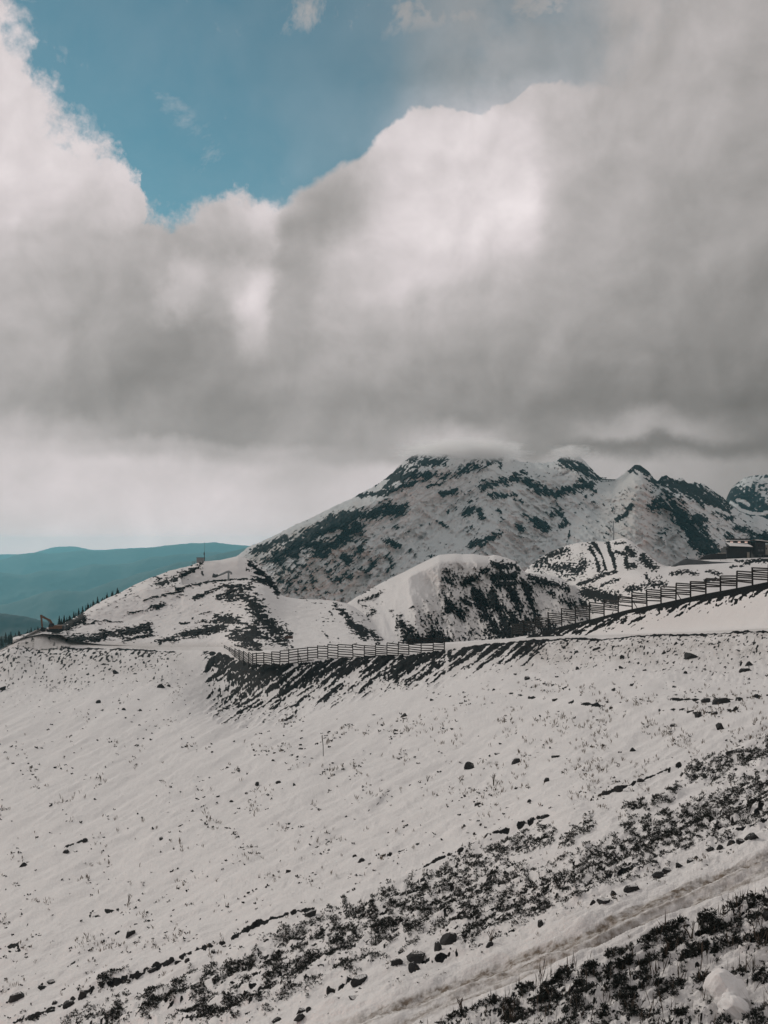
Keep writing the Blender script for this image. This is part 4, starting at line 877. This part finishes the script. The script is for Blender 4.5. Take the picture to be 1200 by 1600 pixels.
for q_ in ((3, 2, 1, 0), (4, 5, 6, 7), (0, 1, 5, 4), (1, 2, 6, 5), (2, 3, 7, 6), (3, 0, 4, 7)): bm.faces.new([vs[i] for i in q_])
obj("snow_cover", bm, M_roofsnow, rf)
for p_ in (1140.5, 1145, 1150, 1155, 1160.5, 1166, 1170):
    bm = bmesh.new(); box(bm, (X(p_), .40, Zp(858.3)), (.46, .12, .90), (math.radians(-9), 0, 0)); obj("window", bm, M_bright, ch)
for p_ in (1138.2, 1172.5):
    bm = bmesh.new(); beam(bm, (X(p_), -.7, Zp(866)), (X(p_), -.7, Zp(854.5)), .2); obj("post", bm, M_wood, ch)
bm = bmesh.new(); box(bm, (X(1169), -.1, Zp(868)), (.9, .3, 2.5)); obj("pale_pillar", bm, M_render, ch)
bm = bmesh.new(); box(bm, (X(1134), -.1, Zp(865)), (.55, .6, 2.6)); obj("corner_pillar", bm, M_concrete, ch)
bm = bmesh.new(); box(bm, ((X(1150) + X(1182)) / 2, 8.6, Zp(850)), (X(1182) - X(1150), 3, 4.2)); up = obj("rear_storey", bm, M_wall, ch)
bm = bmesh.new(); box(bm, ((X(1148) + X(1183)) / 2, 8.6, Zp(847.2) + .7), (X(1183) - X(1148), 3.6, .25)); obj("rear_roof", bm, M_roofsnow, up)
for p_ in (1153, 1165, 1176):
    bm = bmesh.new(); box(bm, (X(p_), 7.05, Zp(848.2) + .25), (1.1, .1, .5)); obj("rear_window", bm, M_bright, up)
ho = empty("mountain_house", P(1192, 873, 392), "taller dark house with pale right wall at the right edge behind the chalet", "house")
X2 = lambda p: (p - 1192) * s_
bm = bmesh.new(); box(bm, ((X2(1180) + X2(1196)) / 2, 3, 3.0), (X2(1196) - X2(1180), 6, 6.6)); obj("front_wall", bm, M_wall, ho)
bm = bmesh.new(); box(bm, (X2(1205), 3.4, 3.4), (X2(1216) - X2(1196), 6, 4.0)); obj("pale_wall", bm, M_render, ho)
bm = bmesh.new(); box(bm, (X2(1205), 3.3, .7), (X2(1216) - X2(1196), 6.2, 1.5)); obj("base_wall", bm, M_wall, ho)
bm = bmesh.new(); box(bm, (X2(1198), 3, 6.45), (X2(1222) - X2(1177), 7.4, .25), (0, math.radians(7), 0)); r2 = obj("roof", bm, M_wall, ho)
bm = bmesh.new(); box(bm, (X2(1194), 3, 6.85), (X2(1204) - X2(1186), 6.6, .3), (0, math.radians(7), 0)); obj("snow_cover", bm, M_roofsnow, r2)
bm = bmesh.new(); box(bm, (X2(1194), 2, 7.0), (.6, .6, 1.2)); obj("chimney", bm, M_concrete, r2)
for p_, z_ in ((1186, 4.9), (1190, 4.9), (1186, 3.2), (1191, 3.2), (1188, 1.2)):
    bm = bmesh.new(); box(bm, (X2(p_), -.04, z_), (.9, .1, .8)); obj("window", bm, M_glass if z_ > 4 else M_concrete, ho)
bm = bmesh.new(); box(bm, (X2(1198), .36, 3.9), (.35, .1, .7)); obj("small_window", bm, M_glass, ho)
for p_ in (1184, 1188, 1192):
    bm = bmesh.new(); beam(bm, (X2(p_), -.5, 0), (X2(p_), -.5, 1.6), .14); obj("balcony_post", bm, M_concrete, ho)
bm = bmesh.new(); beam(bm, (X2(1182), -.5, 1.6), (X2(1198), -.5, 1.6), .14); obj("balcony_rail", bm, M_concrete, ho)
rw = empty("stone_wall", P(1112, 873, 384), "dark stone terrace wall with a pale coping left of the chalet", "wall")
bm = bmesh.new(); prism(bm, [((1091 - 1112) * s_, -.4), ((1134 - 1112) * s_, -.4), ((1134 - 1112) * s_, 1.9), ((1110 - 1112) * s_, 1.8), ((1100 - 1112) * s_, 1.1)], -.5, .6); obj("masonry", bm, M_wall, rw)
bm = bmesh.new(); beam(bm, ((1122 - 1112) * s_, 0, 2.05), ((1134 - 1112) * s_, 0, 2.15), 1.3, .25); obj("coping", bm, M_render, rw)
sr = 362 / F
rp = empty("concrete_ramp", P(1100, 884, 362), "long low grey concrete ramp wall on the snow below the chalet", "ramp")
X3 = lambda p: (p - 1100) * sr
bm = bmesh.new(); prism(bm, [(X3(1049), -.3), (X3(1100), -.3), (X3(1150), .35), (X3(1148), 1.2), (X3(1112), 1.5), (X3(1090), 2.1), (X3(1070), 2.4)], -.3, 1.2); obj("ramp_wall", bm, M_concrete, rp)
bm = bmesh.new(); beam(bm, (X3(1070), -.35, 2.42), (X3(1086), -.35, 2.42), .3, .14); obj("edge_beam", bm, M_steel, rp)
bm = bmesh.new(); prism(bm, [(X3(1122), -.9), (X3(1142), -.2), (X3(1147), .9), (X3(1133), .9)], -1.2, -.4); obj("ramp_end", bm, M_wall, rp)

# ------------------------------------------------------------------ lift pylon on the hillock, station on the saddle
py_ = empty("lift_pylon", P(958.5, 847, 505), "faint grey ski lift pylon on the hillock beside the groomed strip", "pylon")
bm = bmesh.new(); tube(bm, [(0, 0, -1), (0, 0, 10.5)], .28, 8, .18); obj("mast", bm, M_galv, py_)
bm = bmesh.new(); beam(bm, (-1.1, 0, 9.9), (1.1, 0, 9.9), .3); obj("crossarm", bm, M_galv, py_)
for x_ in (-1.0, 1.0):
    bm = bmesh.new(); beam(bm, (x_, -.8, 9.55), (x_, .8, 9.55), .2, .3); obj("sheave_train", bm, M_steel, py_)
sdl = MT.at(950, 752)
st = empty("lift_station", Vector((sdl.x, sdl.y - 2, sdl.z + 1.0)), "tiny dark lift station on stilts in the saddle of the mountain ridge", "lift station")
sm = sdl.y / F
bm = bmesh.new(); beam(bm, (-22 * sm, 0, 2.6 * sm), (-6 * sm, 0, .9 * sm), 2.0, 1.0); beam(bm, (-6 * sm, 0, .9 * sm), (14 * sm, 0, .6 * sm), 2.0, 1.1); obj("platform", bm, M_steel, st)
for x_ in (-14, -9, -4, 0, 4, 9):
    bm = bmesh.new(); beam(bm, (x_ * sm, 0, -2.4 * sm), (x_ * sm, 0, 1.2 * sm), .6); obj("stilt", bm, M_steel, st)
for x_ in (-10.5, -5):
    bm = bmesh.new(); beam(bm, (x_ * sm, 0, 1 * sm), (x_ * sm, 0, 4.0 * sm), .5); beam(bm, (x_ * sm - 1.3, 0, 3.8 * sm), (x_ * sm + 1.6, 0, 4.3 * sm), .8, .8); obj("bullwheel_tower", bm, M_steel, st)

# ------------------------------------------------------------------ conifers behind the knoll
M_needle = plain("conifer_needles", (0.012, 0.020, 0.017), .9, 0, .5, 1.5)
M_bark = plain("conifer_bark", (0.03, 0.025, 0.02), .9, 0, .3, 4)
def conifer_meshes(seed):
    r_ = random.Random(seed); bm = bmesh.new()
    for k in range(9):
        z0 = .10 + .90 * k / 9; rad = .23 * (1 - k / 9.6) * r_.uniform(.85, 1.15); n = 9
        top = bm.verts.new((r_.uniform(-.01, .01), r_.uniform(-.01, .01), min(1, z0 + .20)))
        ring = [bm.verts.new((rad * (1 if i % 2 else .55) * r_.uniform(.8, 1.2) * math.cos(2 * math.pi * i / n), rad * (1 if i % 2 else .55) * r_.uniform(.8, 1.2) * math.sin(2 * math.pi * i / n), z0 - r_.uniform(.0, .05))) for i in range(n)]
        for i in range(n): bm.faces.new((ring[i], ring[(i + 1) % n], top))
    me = bpy.data.meshes.new("crown"); bm.to_mesh(me); bm.free(); me.materials.append(M_needle)
    return me
CR = [conifer_meshes(s) for s in range(4)]
bm = bmesh.new(); tube(bm, [(0, 0, -.6), (0, 0, .25)], .025, 6); TRK = bpy.data.meshes.new("trunk"); bm.to_mesh(TRK); bm.free(); TRK.materials.append(M_bark)
def conifer(loc, h, label, group, k):
    t = bpy.data.objects.new("conifer_tree", None); COL.objects.link(t); t.location = loc; tag(t, label, "tree", group)
    t.scale = (h, h, h); t.rotation_euler = (0, 0, random.uniform(0, 6))
    for nm, me in (("crown", CR[k % 4]), ("trunk", TRK)):
        c = bpy.data.objects.new(nm, me); COL.objects.link(c); c.parent = t
    return t
for k in range(64):
    px_ = 92 + 96 * (k / 63) + random.uniform(-1, 1)
    yb = float(np.interp(px_, [90, 112, 150, 190], [981, 972, 951, 930]))
    conifer(P(px_, yb + random.uniform(-1, 3), random.uniform(440, 475)), random.uniform(2.0, 4.2) if k % 5 else random.uniform(4.0, 5.2), "small dark conifer in the row behind the left slope of the knoll", "conifers behind the knoll", k)
for k in range(46):
    px_ = random.uniform(-30, 66); yb = float(np.interp(px_, [-30, 0, 20, 40, 66], [1032, 1008, 1003, 1000, 996]))
    conifer(P(px_, yb + random.uniform(-2, 6), random.uniform(700, 760)), random.uniform(5, 9), "dark conifer at the edge of the forest below the excavator", "conifers below the road end", k)

# ------------------------------------------------------------------ boulders
def boulder_mat():
    m = bpy.data.materials.new("dark_boulder"); m.use_nodes = True
    T = NT(m.node_tree); b = T.n['Principled BSDF']
    oc = T.node('ShaderNodeTexCoord').outputs['Object']; gn = T.node('ShaderNodeNewGeometry').outputs['Normal']
    n = T.noise(oc, 3.0, 6, .65); n2 = T.noise(oc, 9.0, 4, .6)
    sp_ = T.node('ShaderNodeSeparateXYZ'); T.l.new(gn, sp_.inputs[0])
    c = T.mixc(n.outputs['Fac'], (.012, .014, .016, 1), (.055, .056, .056, 1))
    sn = T.step(T.m('ADD', sp_.outputs[2], T.m('MULTIPLY', n2.outputs['Fac'], .5)), 1.16, 1.26)
    T.l.new(T.mixc(sn, c, (.72, .71, .70, 1)), b.inputs['Base Color']); b.inputs['Roughness'].default_value = .85; b.inputs['Specular IOR Level'].default_value = .2
    bp = T.node('ShaderNodeBump'); bp.inputs['Strength'].default_value = .7; bp.inputs['Distance'].default_value = .08
    T.l.new(T.m('ADD', n.outputs['Fac'], T.m('MULTIPLY', n2.outputs['Fac'], .4)), bp.inputs['Height']); T.l.new(bp.outputs[0], b.inputs['Normal'])
    return m
M_boulder = boulder_mat()
def boulder_mesh(seed, lvl=3, soft=False):
    r_ = random.Random(seed); bm = bmesh.new(); bmesh.ops.create_icosphere(bm, subdivisions=lvl, radius=1)
    planes = [(Vector((r_.gauss(0, 1), r_.gauss(0, 1), r_.gauss(0, .8))).normalized(), r_.uniform(.42, .80) + (.22 if soft else 0)) for _ in range(14)]
    co = np.array([v.co[:] for v in bm.verts])
    n = fbm(co[:, 0] * 1.3 + seed * 3.1 + co[:, 2], co[:, 1] * 1.3 + co[:, 2] * .7, 4, seed)
    for v, k in zip(bm.verts, n):
        p = v.co.copy()
        for nn, d in planes:
            e_ = p.dot(nn) - d
            if e_ > 0: p -= nn * e_
        v.co = p * (1 + (.34 if soft else .13) * k)
    me = bpy.data.meshes.new("boulder"); bm.to_mesh(me); bm.free(); me.materials.append(M_boulder)
    return me
BM = [boulder_mesh(s) for s in range(9)]
BIG = [(705, 1467, 30, .60, "largest dark boulder above the track, below the shrub band"), (685, 1479, 15, 1.0, "upright pointed dark rock touching the left side of the largest boulder"), (652, 1494, 28, .45, "slanting dark slab between the pointed rock and a flat stone above the track"),
       (620, 1503, 20, .5, "flat-topped dark stone left of the slanting slab"), (649, 1511, 20, .7, "angular dark rock on open snow just below the slanting slab above the track"), (562, 1530, 27, .65, "big dark angular boulder at the left end of the boulder row above the track"),
       (735, 1197, 18, .75, "dark blocky boulder alone in the middle of the open snowfield"), (845, 1443, 14, .65, "small dark rock alone on smooth snow between the twig plant and the track"), (942, 1407, 19, .5, "low peaked rock, first of the rock line above the track from the left"),
       (927, 1409, 12, .5, "small flat rock leaning against the first rock of the line above the track"), (987, 1387, 20, .45, "wide low dark rock, alone midway in the rock line above the track"), (1030, 1368, 18, .55, "left rock of the touching pair in the rock line above the track"),
       (1043, 1361, 15, .6, "right rock of the touching pair in the rock line above the track"), (1110, 1327, 13, .75, "rounded dark rock with a snowy left tail in the rock line above the track"), (1156, 1313, 14, .7, "rounded rock in the middle of the last cluster of the rock line"),
       (1174, 1307, 22, .4, "long slanting rock that ends the rock line at the right"), (1143, 1317, 15, .45, "flat rock that starts the last cluster at the right end of the rock line"), (1080, 1024, 20, .6, "broad dark boulder on the brown bank below the right part of the road"), (1170, 1037, 14, .5, "upper of two stacked dark rocks on the bank below the road at the right"),
       (1164, 1047, 15, .5, "lower of two stacked dark rocks on the bank below the road at the right"), (1124, 1136, 12, .85, "round dark boulder on clean snow at the right, below the stony ledges"), (1052, 1133, 10, .6, "small dark rock left of the round boulder below the stony ledges"), (252, 1072, 13, .65, "dark boulder on the snow left of the dark streaked bank"),
       (5, 1075, 11, .8, "dark rock on the snow at the far left edge below the road"), (631, 1118, 12, .55, "low dark stone on the snow below the right half of the streaked bank"), (807, 1190, 15, .6, "dark peaked stone on the snowfield right of the blocky boulder"), (867, 1182, 12, .45, "flat dark stone on the snowfield between two peaked stones"),
       (987, 1172, 11, .5, "dark stone on open snow above the long dark ledge at the right"), (1002, 1220, 10, .7, "round stone at the upper end of the long dark ledge at the right"), (855, 1219, 10, .65, "dark stone on the snow below the flat stone right of centre"), (852, 1276, 15, .4, "flat slanting stone on the snow near the right end of the middle ledge"),
       (1152, 1173, 17, .35, "flat dark slab just above the top shrub band at the right"), (486, 1427, 20, .6, "dark lump of turf at the right end of the long lower left ledge"), (452, 1361, 11, .6, "small slanting stone alone on the snow left of centre"), (565, 1343, 13, .4, "flat oval stone on the snow above the shrub band"),
       (203, 1460, 14, .9, "crooked dark rock among grass stalks in the lower left snow"), (36, 1351, 11, .5, "flat dark stone on the snow near the left edge"), (252, 1310, 9, .6, "small dark stone with a drift tail in the left snowfield"), (133, 1314, 8, .8, "tiny dark stone at the upper end of a short drift in the left snowfield"),
       (747, 1256, 11, .5, "dark stone on the snow below the blocky boulder"), (182, 1051, 12, .6, "dark rock on the brown bank under the left road"), (471, 1579, 14, .75, "round dark rock at the bottom edge left of the track"), (483, 1577, 10, .6, "smaller rock touching the round rock at the bottom edge"), (468, 1590, 19, .35, "flat slab below the round rock at the bottom edge"),
       (552, 1557, 17, .3, "thin flat stone on snow between the big left boulder and the track"), (766, 1474, 14, .4, "flat dark stone at the foot of the dry twig plant above the track"), (752, 1477, 9, .6, "small pointed stone left of the dry twig plant above the track"), (129, 1557, 13, 1.0, "upright dark rock in the lower left ledge"), (28, 1558, 26, .4, "long flat dark slab in the lower left corner"),
       (203 + 35, 1516, 15, .7, "dark rock with two lobes in the middle of the lower left ledge"), (995, 1352, 14, .5, "flat dark rock on the snow at the lower edge of the right shrub band"), (1023, 1346, 10, .6, "small dark rock on the snow at the lower edge of the right shrub band")]
SMALL = [(958, 1397, 10), (1061, 1352, 13), (1080, 1343, 12), (1087, 1340, 8), (1124, 1325, 12), (433, 1597, 15), (58, 1587, 15), (107, 1570, 16), (85, 1568, 8), (82, 1579, 8), (65, 1542, 12), (78, 1534, 11), (217, 1523, 13), (267, 1503, 14), (278, 1501, 10), (293, 1500, 9), (333, 1488, 9), (103, 1330, 9), (553, 1337, 7), (674, 1093, 7), (653, 1070, 6),
         (725, 1088, 5), (771, 1077, 6), (777, 1177, 8), (459, 1226, 6), (403, 1225, 9), (435, 1222, 8), (427, 1188, 5), (539, 1276, 5), (610, 1332, 6), (828, 1250, 8), (1092, 1117, 13), (1116, 1114, 10), (1149, 1109, 10), (1128, 1096, 22), (1103, 1095, 14), (823, 1061, 9), (971, 1043, 8), (1008, 1047, 6), (987, 1071, 6), (902, 1045, 7), (867, 1093, 9),
         (220, 1109, 5), (194, 1109, 6), (153, 1097, 8), (263, 1071, 6), (362, 1251, 7), (340, 1244, 6), (301, 1267, 6), (1037, 1021, 7), (1045, 1018, 6), (1057, 1006, 7), (930, 1015, 7), (935, 1012, 6), (973, 1027, 8), (830, 1022, 8), (900, 1018, 7), (1170, 1060, 6), (1070, 1052, 8), (845, 1283, 6), (700, 1335, 6), (945, 1239, 12), (968, 1233, 14)]
def put_boulder(px_, py_, w, asp, label, group, k):
    p = A.at(px_, py_ + w * asp * .30, 5.9); mpp = p.y / F
    o = bpy.data.objects.new("boulder", BM[k % len(BM)]); COL.objects.link(o)
    o.location = p + Vector((0, 0, w * asp * mpp * .10)); r = w * mpp * .72
    o.scale = (r, r * random.uniform(.8, 1.1), max(.05, w * asp * mpp * .85)); o.rotation_euler = (random.uniform(-.2, .2), -.25 if asp < .6 else random.uniform(-.2, .2), random.uniform(0, 6.3) if asp > .55 else 0)
    tag(o, label, "rock", group); return o
for k, (a, b, w, asp, lab) in enumerate(BIG): put_boulder(a, b, w, asp, lab, None, k)
for k, (a, b, w) in enumerate(SMALL):
    if b > 1310 and a > 900: lab, g_ = "small dark stone in the rock line above the track", "small stones of the rock line above the track"
    elif b > 1460 and a < 460: lab, g_ = "small dark stone along the lower left turf ledges", "small stones along the lower left ledges"
    elif b < 1130 and a > 780: lab, g_ = "small dark stone on the ledges and bank below the right part of the road", "small stones below the right road"
    else: lab, g_ = "small dark stone scattered on the open snowfield", "small stones on the open snowfield"
    put_boulder(a, b, w, random.uniform(.5, .75), lab, g_, k + 3)
# snow-covered boulders in the lower right corner
M_snowcap = snow_rock("boulder_snow", 4.0, amp=.1, bump=.25, fine=14)
def snow_boulder(px_, py_, w, h, label, seed):
    me = boulder_mesh(seed, 5, True); me.polygons.foreach_set('use_smooth', [True] * len(me.polygons)); me.materials.clear(); me.materials.append(M_snowcap)
    o = bpy.data.objects.new("snowy_boulder", me); COL.objects.link(o); p = A.at(px_, py_, 5.9); mpp = p.y / F
    o.location = p + Vector((0, .1, h * mpp * .25)); o.scale = (w * mpp * .58, w * mpp * .45, h * mpp * .62); o.rotation_euler = (0, 0, seed)
    tag(o, label, "rock")
snow_boulder(1138, 1572, 62, 56, "big pointed boulder wholly covered in snow in the lower right corner", 21)
snow_boulder(1150, 1590, 50, 34, "lower rounded boulder under snow in front of the pointed one at lower right", 24)
put_boulder(1199, 1428, 13, 1.6, "upright dark stone beside shrubs at the right edge below the track", None, 4)

# ------------------------------------------------------------------ heath, shrubs, grass
M_leaf = plain("heath_leaf", (0.020, 0.024, 0.021), .75, 0, .5, 6.0, 0)
T_ = NT(M_leaf.node_tree); b_ = T_.n['Principled BSDF']; lk = b_.inputs['Base Color'].links[0].from_socket
gn_ = T_.node('ShaderNodeNewGeometry'); n_ = T_.noise(gn_.outputs['Position'], 7.0, 4, .65)
T_.l.new(T_.mixc(T_.step(n_.outputs['Fac'], .585, .62), lk, (.70, .69, .68, 1)), b_.inputs['Base Color'])
M_twig = plain("dry_twig", (0.07, 0.055, 0.042), .9, 0, .3, 6.0, 0)
M_grass = plain("dry_grass", (0.13, 0.105, 0.078), .9, 0, .35, 3.0, 0)
def leaf_quads(base, axis, length, width, rg):
    """(N,4,3) diamond leaves from base along axis"""
    side = np.cross(axis, rg.normal(size=axis.shape)); side /= np.linalg.norm(side, axis=1)[:, None] + 1e-9
    midp = base + axis * (length * .55)[:, None]
    return np.stack([base, midp + side * (width / 2)[:, None], base + axis * length[:, None], midp - side * (width / 2)[:, None]], 1)
def rosettes(pos, size, n, rg, upright=.9, wid=.30):
    N = len(pos); a = rg.uniform(0, 2 * np.pi, (N, n)); t = rg.uniform(.15, 1.0, (N, n))
    ax_ = np.stack([np.cos(a) * t, np.sin(a) * t, upright * rg.uniform(.3, 1.3, (N, n))], -1); ax_ /= np.linalg.norm(ax_, axis=-1)[..., None]
    L = size[:, None] * rg.uniform(.6, 1.15, (N, n))
    b = np.repeat(pos[:, None, :], n, 1) + rg.normal(size=(N, n, 3)) * (size[:, None, None] * .12)
    return leaf_quads(b.reshape(-1, 3), ax_.reshape(-1, 3), L.ravel(), L.ravel() * wid, rg)
def quads_obj(name, Q, mat, **kw):
    return mesh_np(name, Q.reshape(-1, 3), np.arange(len(Q) * 4).reshape(-1, 4), mat, smooth=False, **kw)
U1, U2 = rng.uniform(0, 1, 40000), rng.uniform(0, 1, 40000)
def sample(wgt, n):
    w = np.where(slope, wgt, 0).ravel(); w = w / w.sum(); i = rng.choice(len(w), n, p=w)
    pos = V[i].copy(); d = A.D.ravel()[i]
    r_, c_ = i // A.X.shape[1], i % A.X.shape[1]
    for ax_, G in enumerate((A.X, A.Y, A.Z)):
        a_ = G[np.minimum(r_ + 1, G.shape[0] - 1), c_] - G[r_, c_]; b_ = G[r_, np.minimum(c_ + 1, G.shape[1] - 1)] - G[r_, c_]
        pos[:, ax_] += a_ * U1[:n] + b_ * U2[:n]
    return pos, d
# clumps: cover field thresholded by fine noise, so the plants stand in tufts and leave snow between
bl_ = sstep(A.py, 1330, 1560)
cl = (1 - bl_) * fbm(ql / 15, qs / 6.5, 4, 501, .6) + bl_ * fbm(ql / 34, qs / 17, 4, 502, .6)
A_py = A.py
onscreen = (A.qx > -180) & (A.qx < 1380) & (A_py < 1800)
wH = np.where((heath > .35) & onscreen, heath ** 1.5, 0) * sstep(cl, -.08, .20)
pos, d = sample(wH, 36000)
sz = .0019 * d * rng.uniform(.6, 1.35, len(d)); pos[:, 2] += rng.uniform(-.2, .9, len(d)) * sz
quads_obj("heath_plants", rosettes(pos, sz, 7, rng), M_leaf, kind='stuff')
wL = np.where((low > .35) & onscreen, low ** 1.5, 0) * sstep(cl, -.02, .22) * (D / 14.0)
pos, d = sample(wL, 12000)
sz = .0028 * d * rng.uniform(.6, 1.35, len(d)); pos[:, 2] += rng.uniform(-.3, 1.3, len(d)) * sz
quads_obj("low_heath", rosettes(pos, sz, 9, rng), M_leaf, kind='stuff')
# grass tufts on the open slope
gq = fbm(A.px / 60, A.py / 34, 3, 511, .6)
wG = np.where((A.py > 1068) & (A.py < 1560) & (cover < .3) & onscreen & ~track_c, sstep(gq + .25 * sstep(A.px, 560, 820) * sstep(A.py, 1300, 1200), .12, .5) + .012, 0)
pos, d = sample(wG, 2300)
sz = np.clip(.0040 * d, .08, .40) * rng.uniform(.3, 1.3, len(d))
quads_obj("grass_tufts", rosettes(pos, sz, 6, rng, upright=2.2, wid=.13), M_grass, kind='stuff')
pos, d = sample(np.where((A.py > 1050) & (A.py < 1600) & (cover < .3) & onscreen & ~track_c, sstep(gq, -.1, .4) + .05, 0), 1400)
sz = np.clip(.0020 * d, .03, .3) * rng.uniform(.5, 1.4, len(d)); pos[:, 2] += sz * .1
quads_obj("stone_debris", rosettes(pos, sz, 5, rng, upright=.35, wid=.8), M_boulder, kind='stuff')
# stalks standing out of the low heath
pos, d = sample(np.where((low > .3) & onscreen, 1.0, 0) * (D / 14), 260)
quads_obj("dry_stalks", rosettes(pos, rng.uniform(.15, .4, len(d)), 3, rng, upright=3, wid=.05), M_twig, kind='stuff')

# individual shrubs of the nearest clumps
def shrub_mesh(seed):
    rg = np.random.default_rng(seed); n = 80
    a = rg.uniform(0, 2 * np.pi, n); r_ = np.sqrt(rg.uniform(0, 1, n)); h = (1 - r_ ** 2) * rg.uniform(.45, 1.0, n)
    p = np.stack([r_ * np.cos(a) * .5, r_ * np.sin(a) * .42, h * .42 + .02], 1)
    return rosettes(p, rg.uniform(.09, .15, n), 9, rg, upright=1.0, wid=.27), p
SH = []
for s in range(4):
    Q, p = shrub_mesh(600 + s)
    root = bpy.data.objects.new("shrub", None)
    fo = quads_obj("foliage", Q, M_leaf); COL.objects.unlink(fo)
    bm = bmesh.new()
    for q_ in p[::9]: tube(bm, [(q_[0] * .2, q_[1] * .2, -.1), (q_[0] * .7, q_[1] * .7, q_[2] * .6), tuple(q_)], .012, 4, .006)
    me = bpy.data.meshes.new("stem"); bm.to_mesh(me); bm.free(); me.materials.append(M_twig)
    SH.append((fo.data, me))
wS = np.where((low > .55) & (A.qx > 560) & (A.qx < 1215) & (A.qy > 1370) & (A.qy < 1610), low, 0) * (D / 14.0) ** 1.2 * sstep(cl, -.05, .3)
pos, d = sample(wS, 150)
for k in range(len(pos)):
    t = bpy.data.objects.new("shrub", None); COL.objects.link(t); t.location = Vector(pos[k]) - Vector((0, 0, .04))
    s_ = random.uniform(.13, .29); t.scale = (s_ * 1.3, s_, s_ * random.uniform(.55, .95)); t.rotation_euler = (0, 0, random.uniform(0, 6.3))
    qx_, qy_ = 600 + F * pos[k][0] / pos[k][1], HZ - F * pos[k][2] / pos[k][1]
    if qy_ < float(np.interp(qx_, *np.array(TR_LO2, float).T)) + 42: lab, g_ = "low dark shrub with stubby leaves along the lower edge of the track", "shrubs along the lower edge of the track"
    elif qx_ > 1060 and qy_ > 1490: lab, g_ = "low dark shrub with stubby leaves around the snow-covered boulders", "shrubs around the snow-covered boulders"
    elif qy_ > 1545: lab, g_ = "low dark shrub with stubby leaves along the bottom edge of the photo", "shrubs along the bottom edge"
    else: lab, g_ = "low dark shrub with stubby leaves midway between the track and the bottom edge", "shrubs midway between track and bottom edge"
    tag(t, lab, "shrub", g_)
    for nm, me in zip(("foliage", "stem"), SH[k % 4]):
        c = bpy.data.objects.new(nm, me); COL.objects.link(c); c.parent = t
# single dry plants
def twig_plant(px_, py_, hpx, label, seed, lean=.1):
    r_ = random.Random(seed); p = A.at(px_, py_, 5.9); mpp = p.y / F; H = hpx * mpp
    t = empty("dry_plant", p, label, "plant")
    for k in range(r_.randint(4, 6)):
        bm = bmesh.new(); a = r_.uniform(-1, 1) * .5 + lean; b_ = r_.uniform(-.4, .4); pts = [(0, 0, -.03), (a * H * .4, b_ * H * .3, H * .5), (a * H * .9, b_ * H * .5, H * r_.uniform(.8, 1.0))]
        tube(bm, pts, .011 * H / .3, 5, .004)
        for j in range(2):
            q_ = Vector(pts[1]).lerp(Vector(pts[2]), r_.uniform(0, .7)); tube(bm, [q_, q_ + Vector((r_.uniform(-.25, .25) * H, r_.uniform(-.1, .1) * H, .28 * H))], .006 * H / .3, 4, .003)
        obj("stem", bm, M_twig, t)
twig_plant(768, 1474, 22, "bare twig plant standing behind a flat stone above the track", 1, -.2)
twig_plant(1082, 1466, 26, "bare branched twig plant on the clear snow patch below the track", 2, -.3)
twig_plant(1042, 1494, 22, "dry twig plant between two shrub clumps below the track", 3)
twig_plant(771, 1226, 20, "dry grass plant alone on the snow right of the blocky boulder's lower side", 4)
twig_plant(722, 1585, 24, "dry stalk cluster at the lower edge of the track", 5)
twig_plant(668, 1221, 10, "small dry plant on the snow left of the blocky boulder", 6)
twig_plant(200, 1410, 14, "dry stalks on the lower left snow above the crooked rock", 7)

# ------------------------------------------------------------------ haze and the cloud on the summit
def volume_mat(name, col, dens, aniso, builder=None):
    m = bpy.data.materials.new(name); m.use_nodes = True
    T = NT(m.node_tree); T.n.clear()
    v = T.node('ShaderNodeVolumePrincipled'); v.inputs['Color'].default_value = col + (1,); v.inputs['Density'].default_value = dens; v.inputs['Anisotropy'].default_value = aniso
    if builder: T.l.new(builder(T), v.inputs['Density'])
    o = T.node('ShaderNodeOutputMaterial'); T.l.new(v.outputs[0], o.inputs['Volume'])
    return m
HAZE = volume_mat("haze_air", (0.36, 0.85, 1.0), 5.8e-5, 0.3)
bm = bmesh.new(); x0_, x1_, y0_, y1_, z0_, z1_ = -26500, 26500, -400, 27500, -1501, 185
box(bm, ((x0_ + x1_) / 2, (y0_ + y1_) / 2, (z0_ + z1_) / 2), (x1_ - x0_, y1_ - y0_, z1_ - z0_))
hz = obj("haze", bm, HAZE); hz['kind'] = 'stuff'
def mist_density(k, sc):
    def b(T):
        oc = T.node('ShaderNodeTexCoord').outputs['Object']
        ln = T.node('ShaderNodeVectorMath', operation='LENGTH'); T.l.new(oc, ln.inputs[0])
        n = T.noise(oc, sc, 5, .6)
        fl = T.step(T.m('ADD', ln.outputs['Value'], T.m('MULTIPLY', T.m('SUBTRACT', n.outputs['Fac'], .5), 1.9)), .92, .05)
        return T.m('MULTIPLY', fl, k)
    return b
def mist(px_, py_, D, rx, ry, rz, k, sc):
    bm = bmesh.new(); bmesh.ops.create_icosphere(bm, subdivisions=3, radius=1)
    o = obj("cloud_wisp", bm, volume_mat("wisp", (1, 1, 1), 1, .6, mist_density(k, sc)))
    o.location = P(px_, py_, D); o.scale = (rx, ry, rz); o['kind'] = 'stuff'
    return o
mist(712, 705, 1400, 100, 60, 23, .07, 2.6)
mist(770, 706, 1400, 60, 45, 17, .08, 2.4)
mist(893, 707, 1370, 38, 36, 13, .06, 2.2)
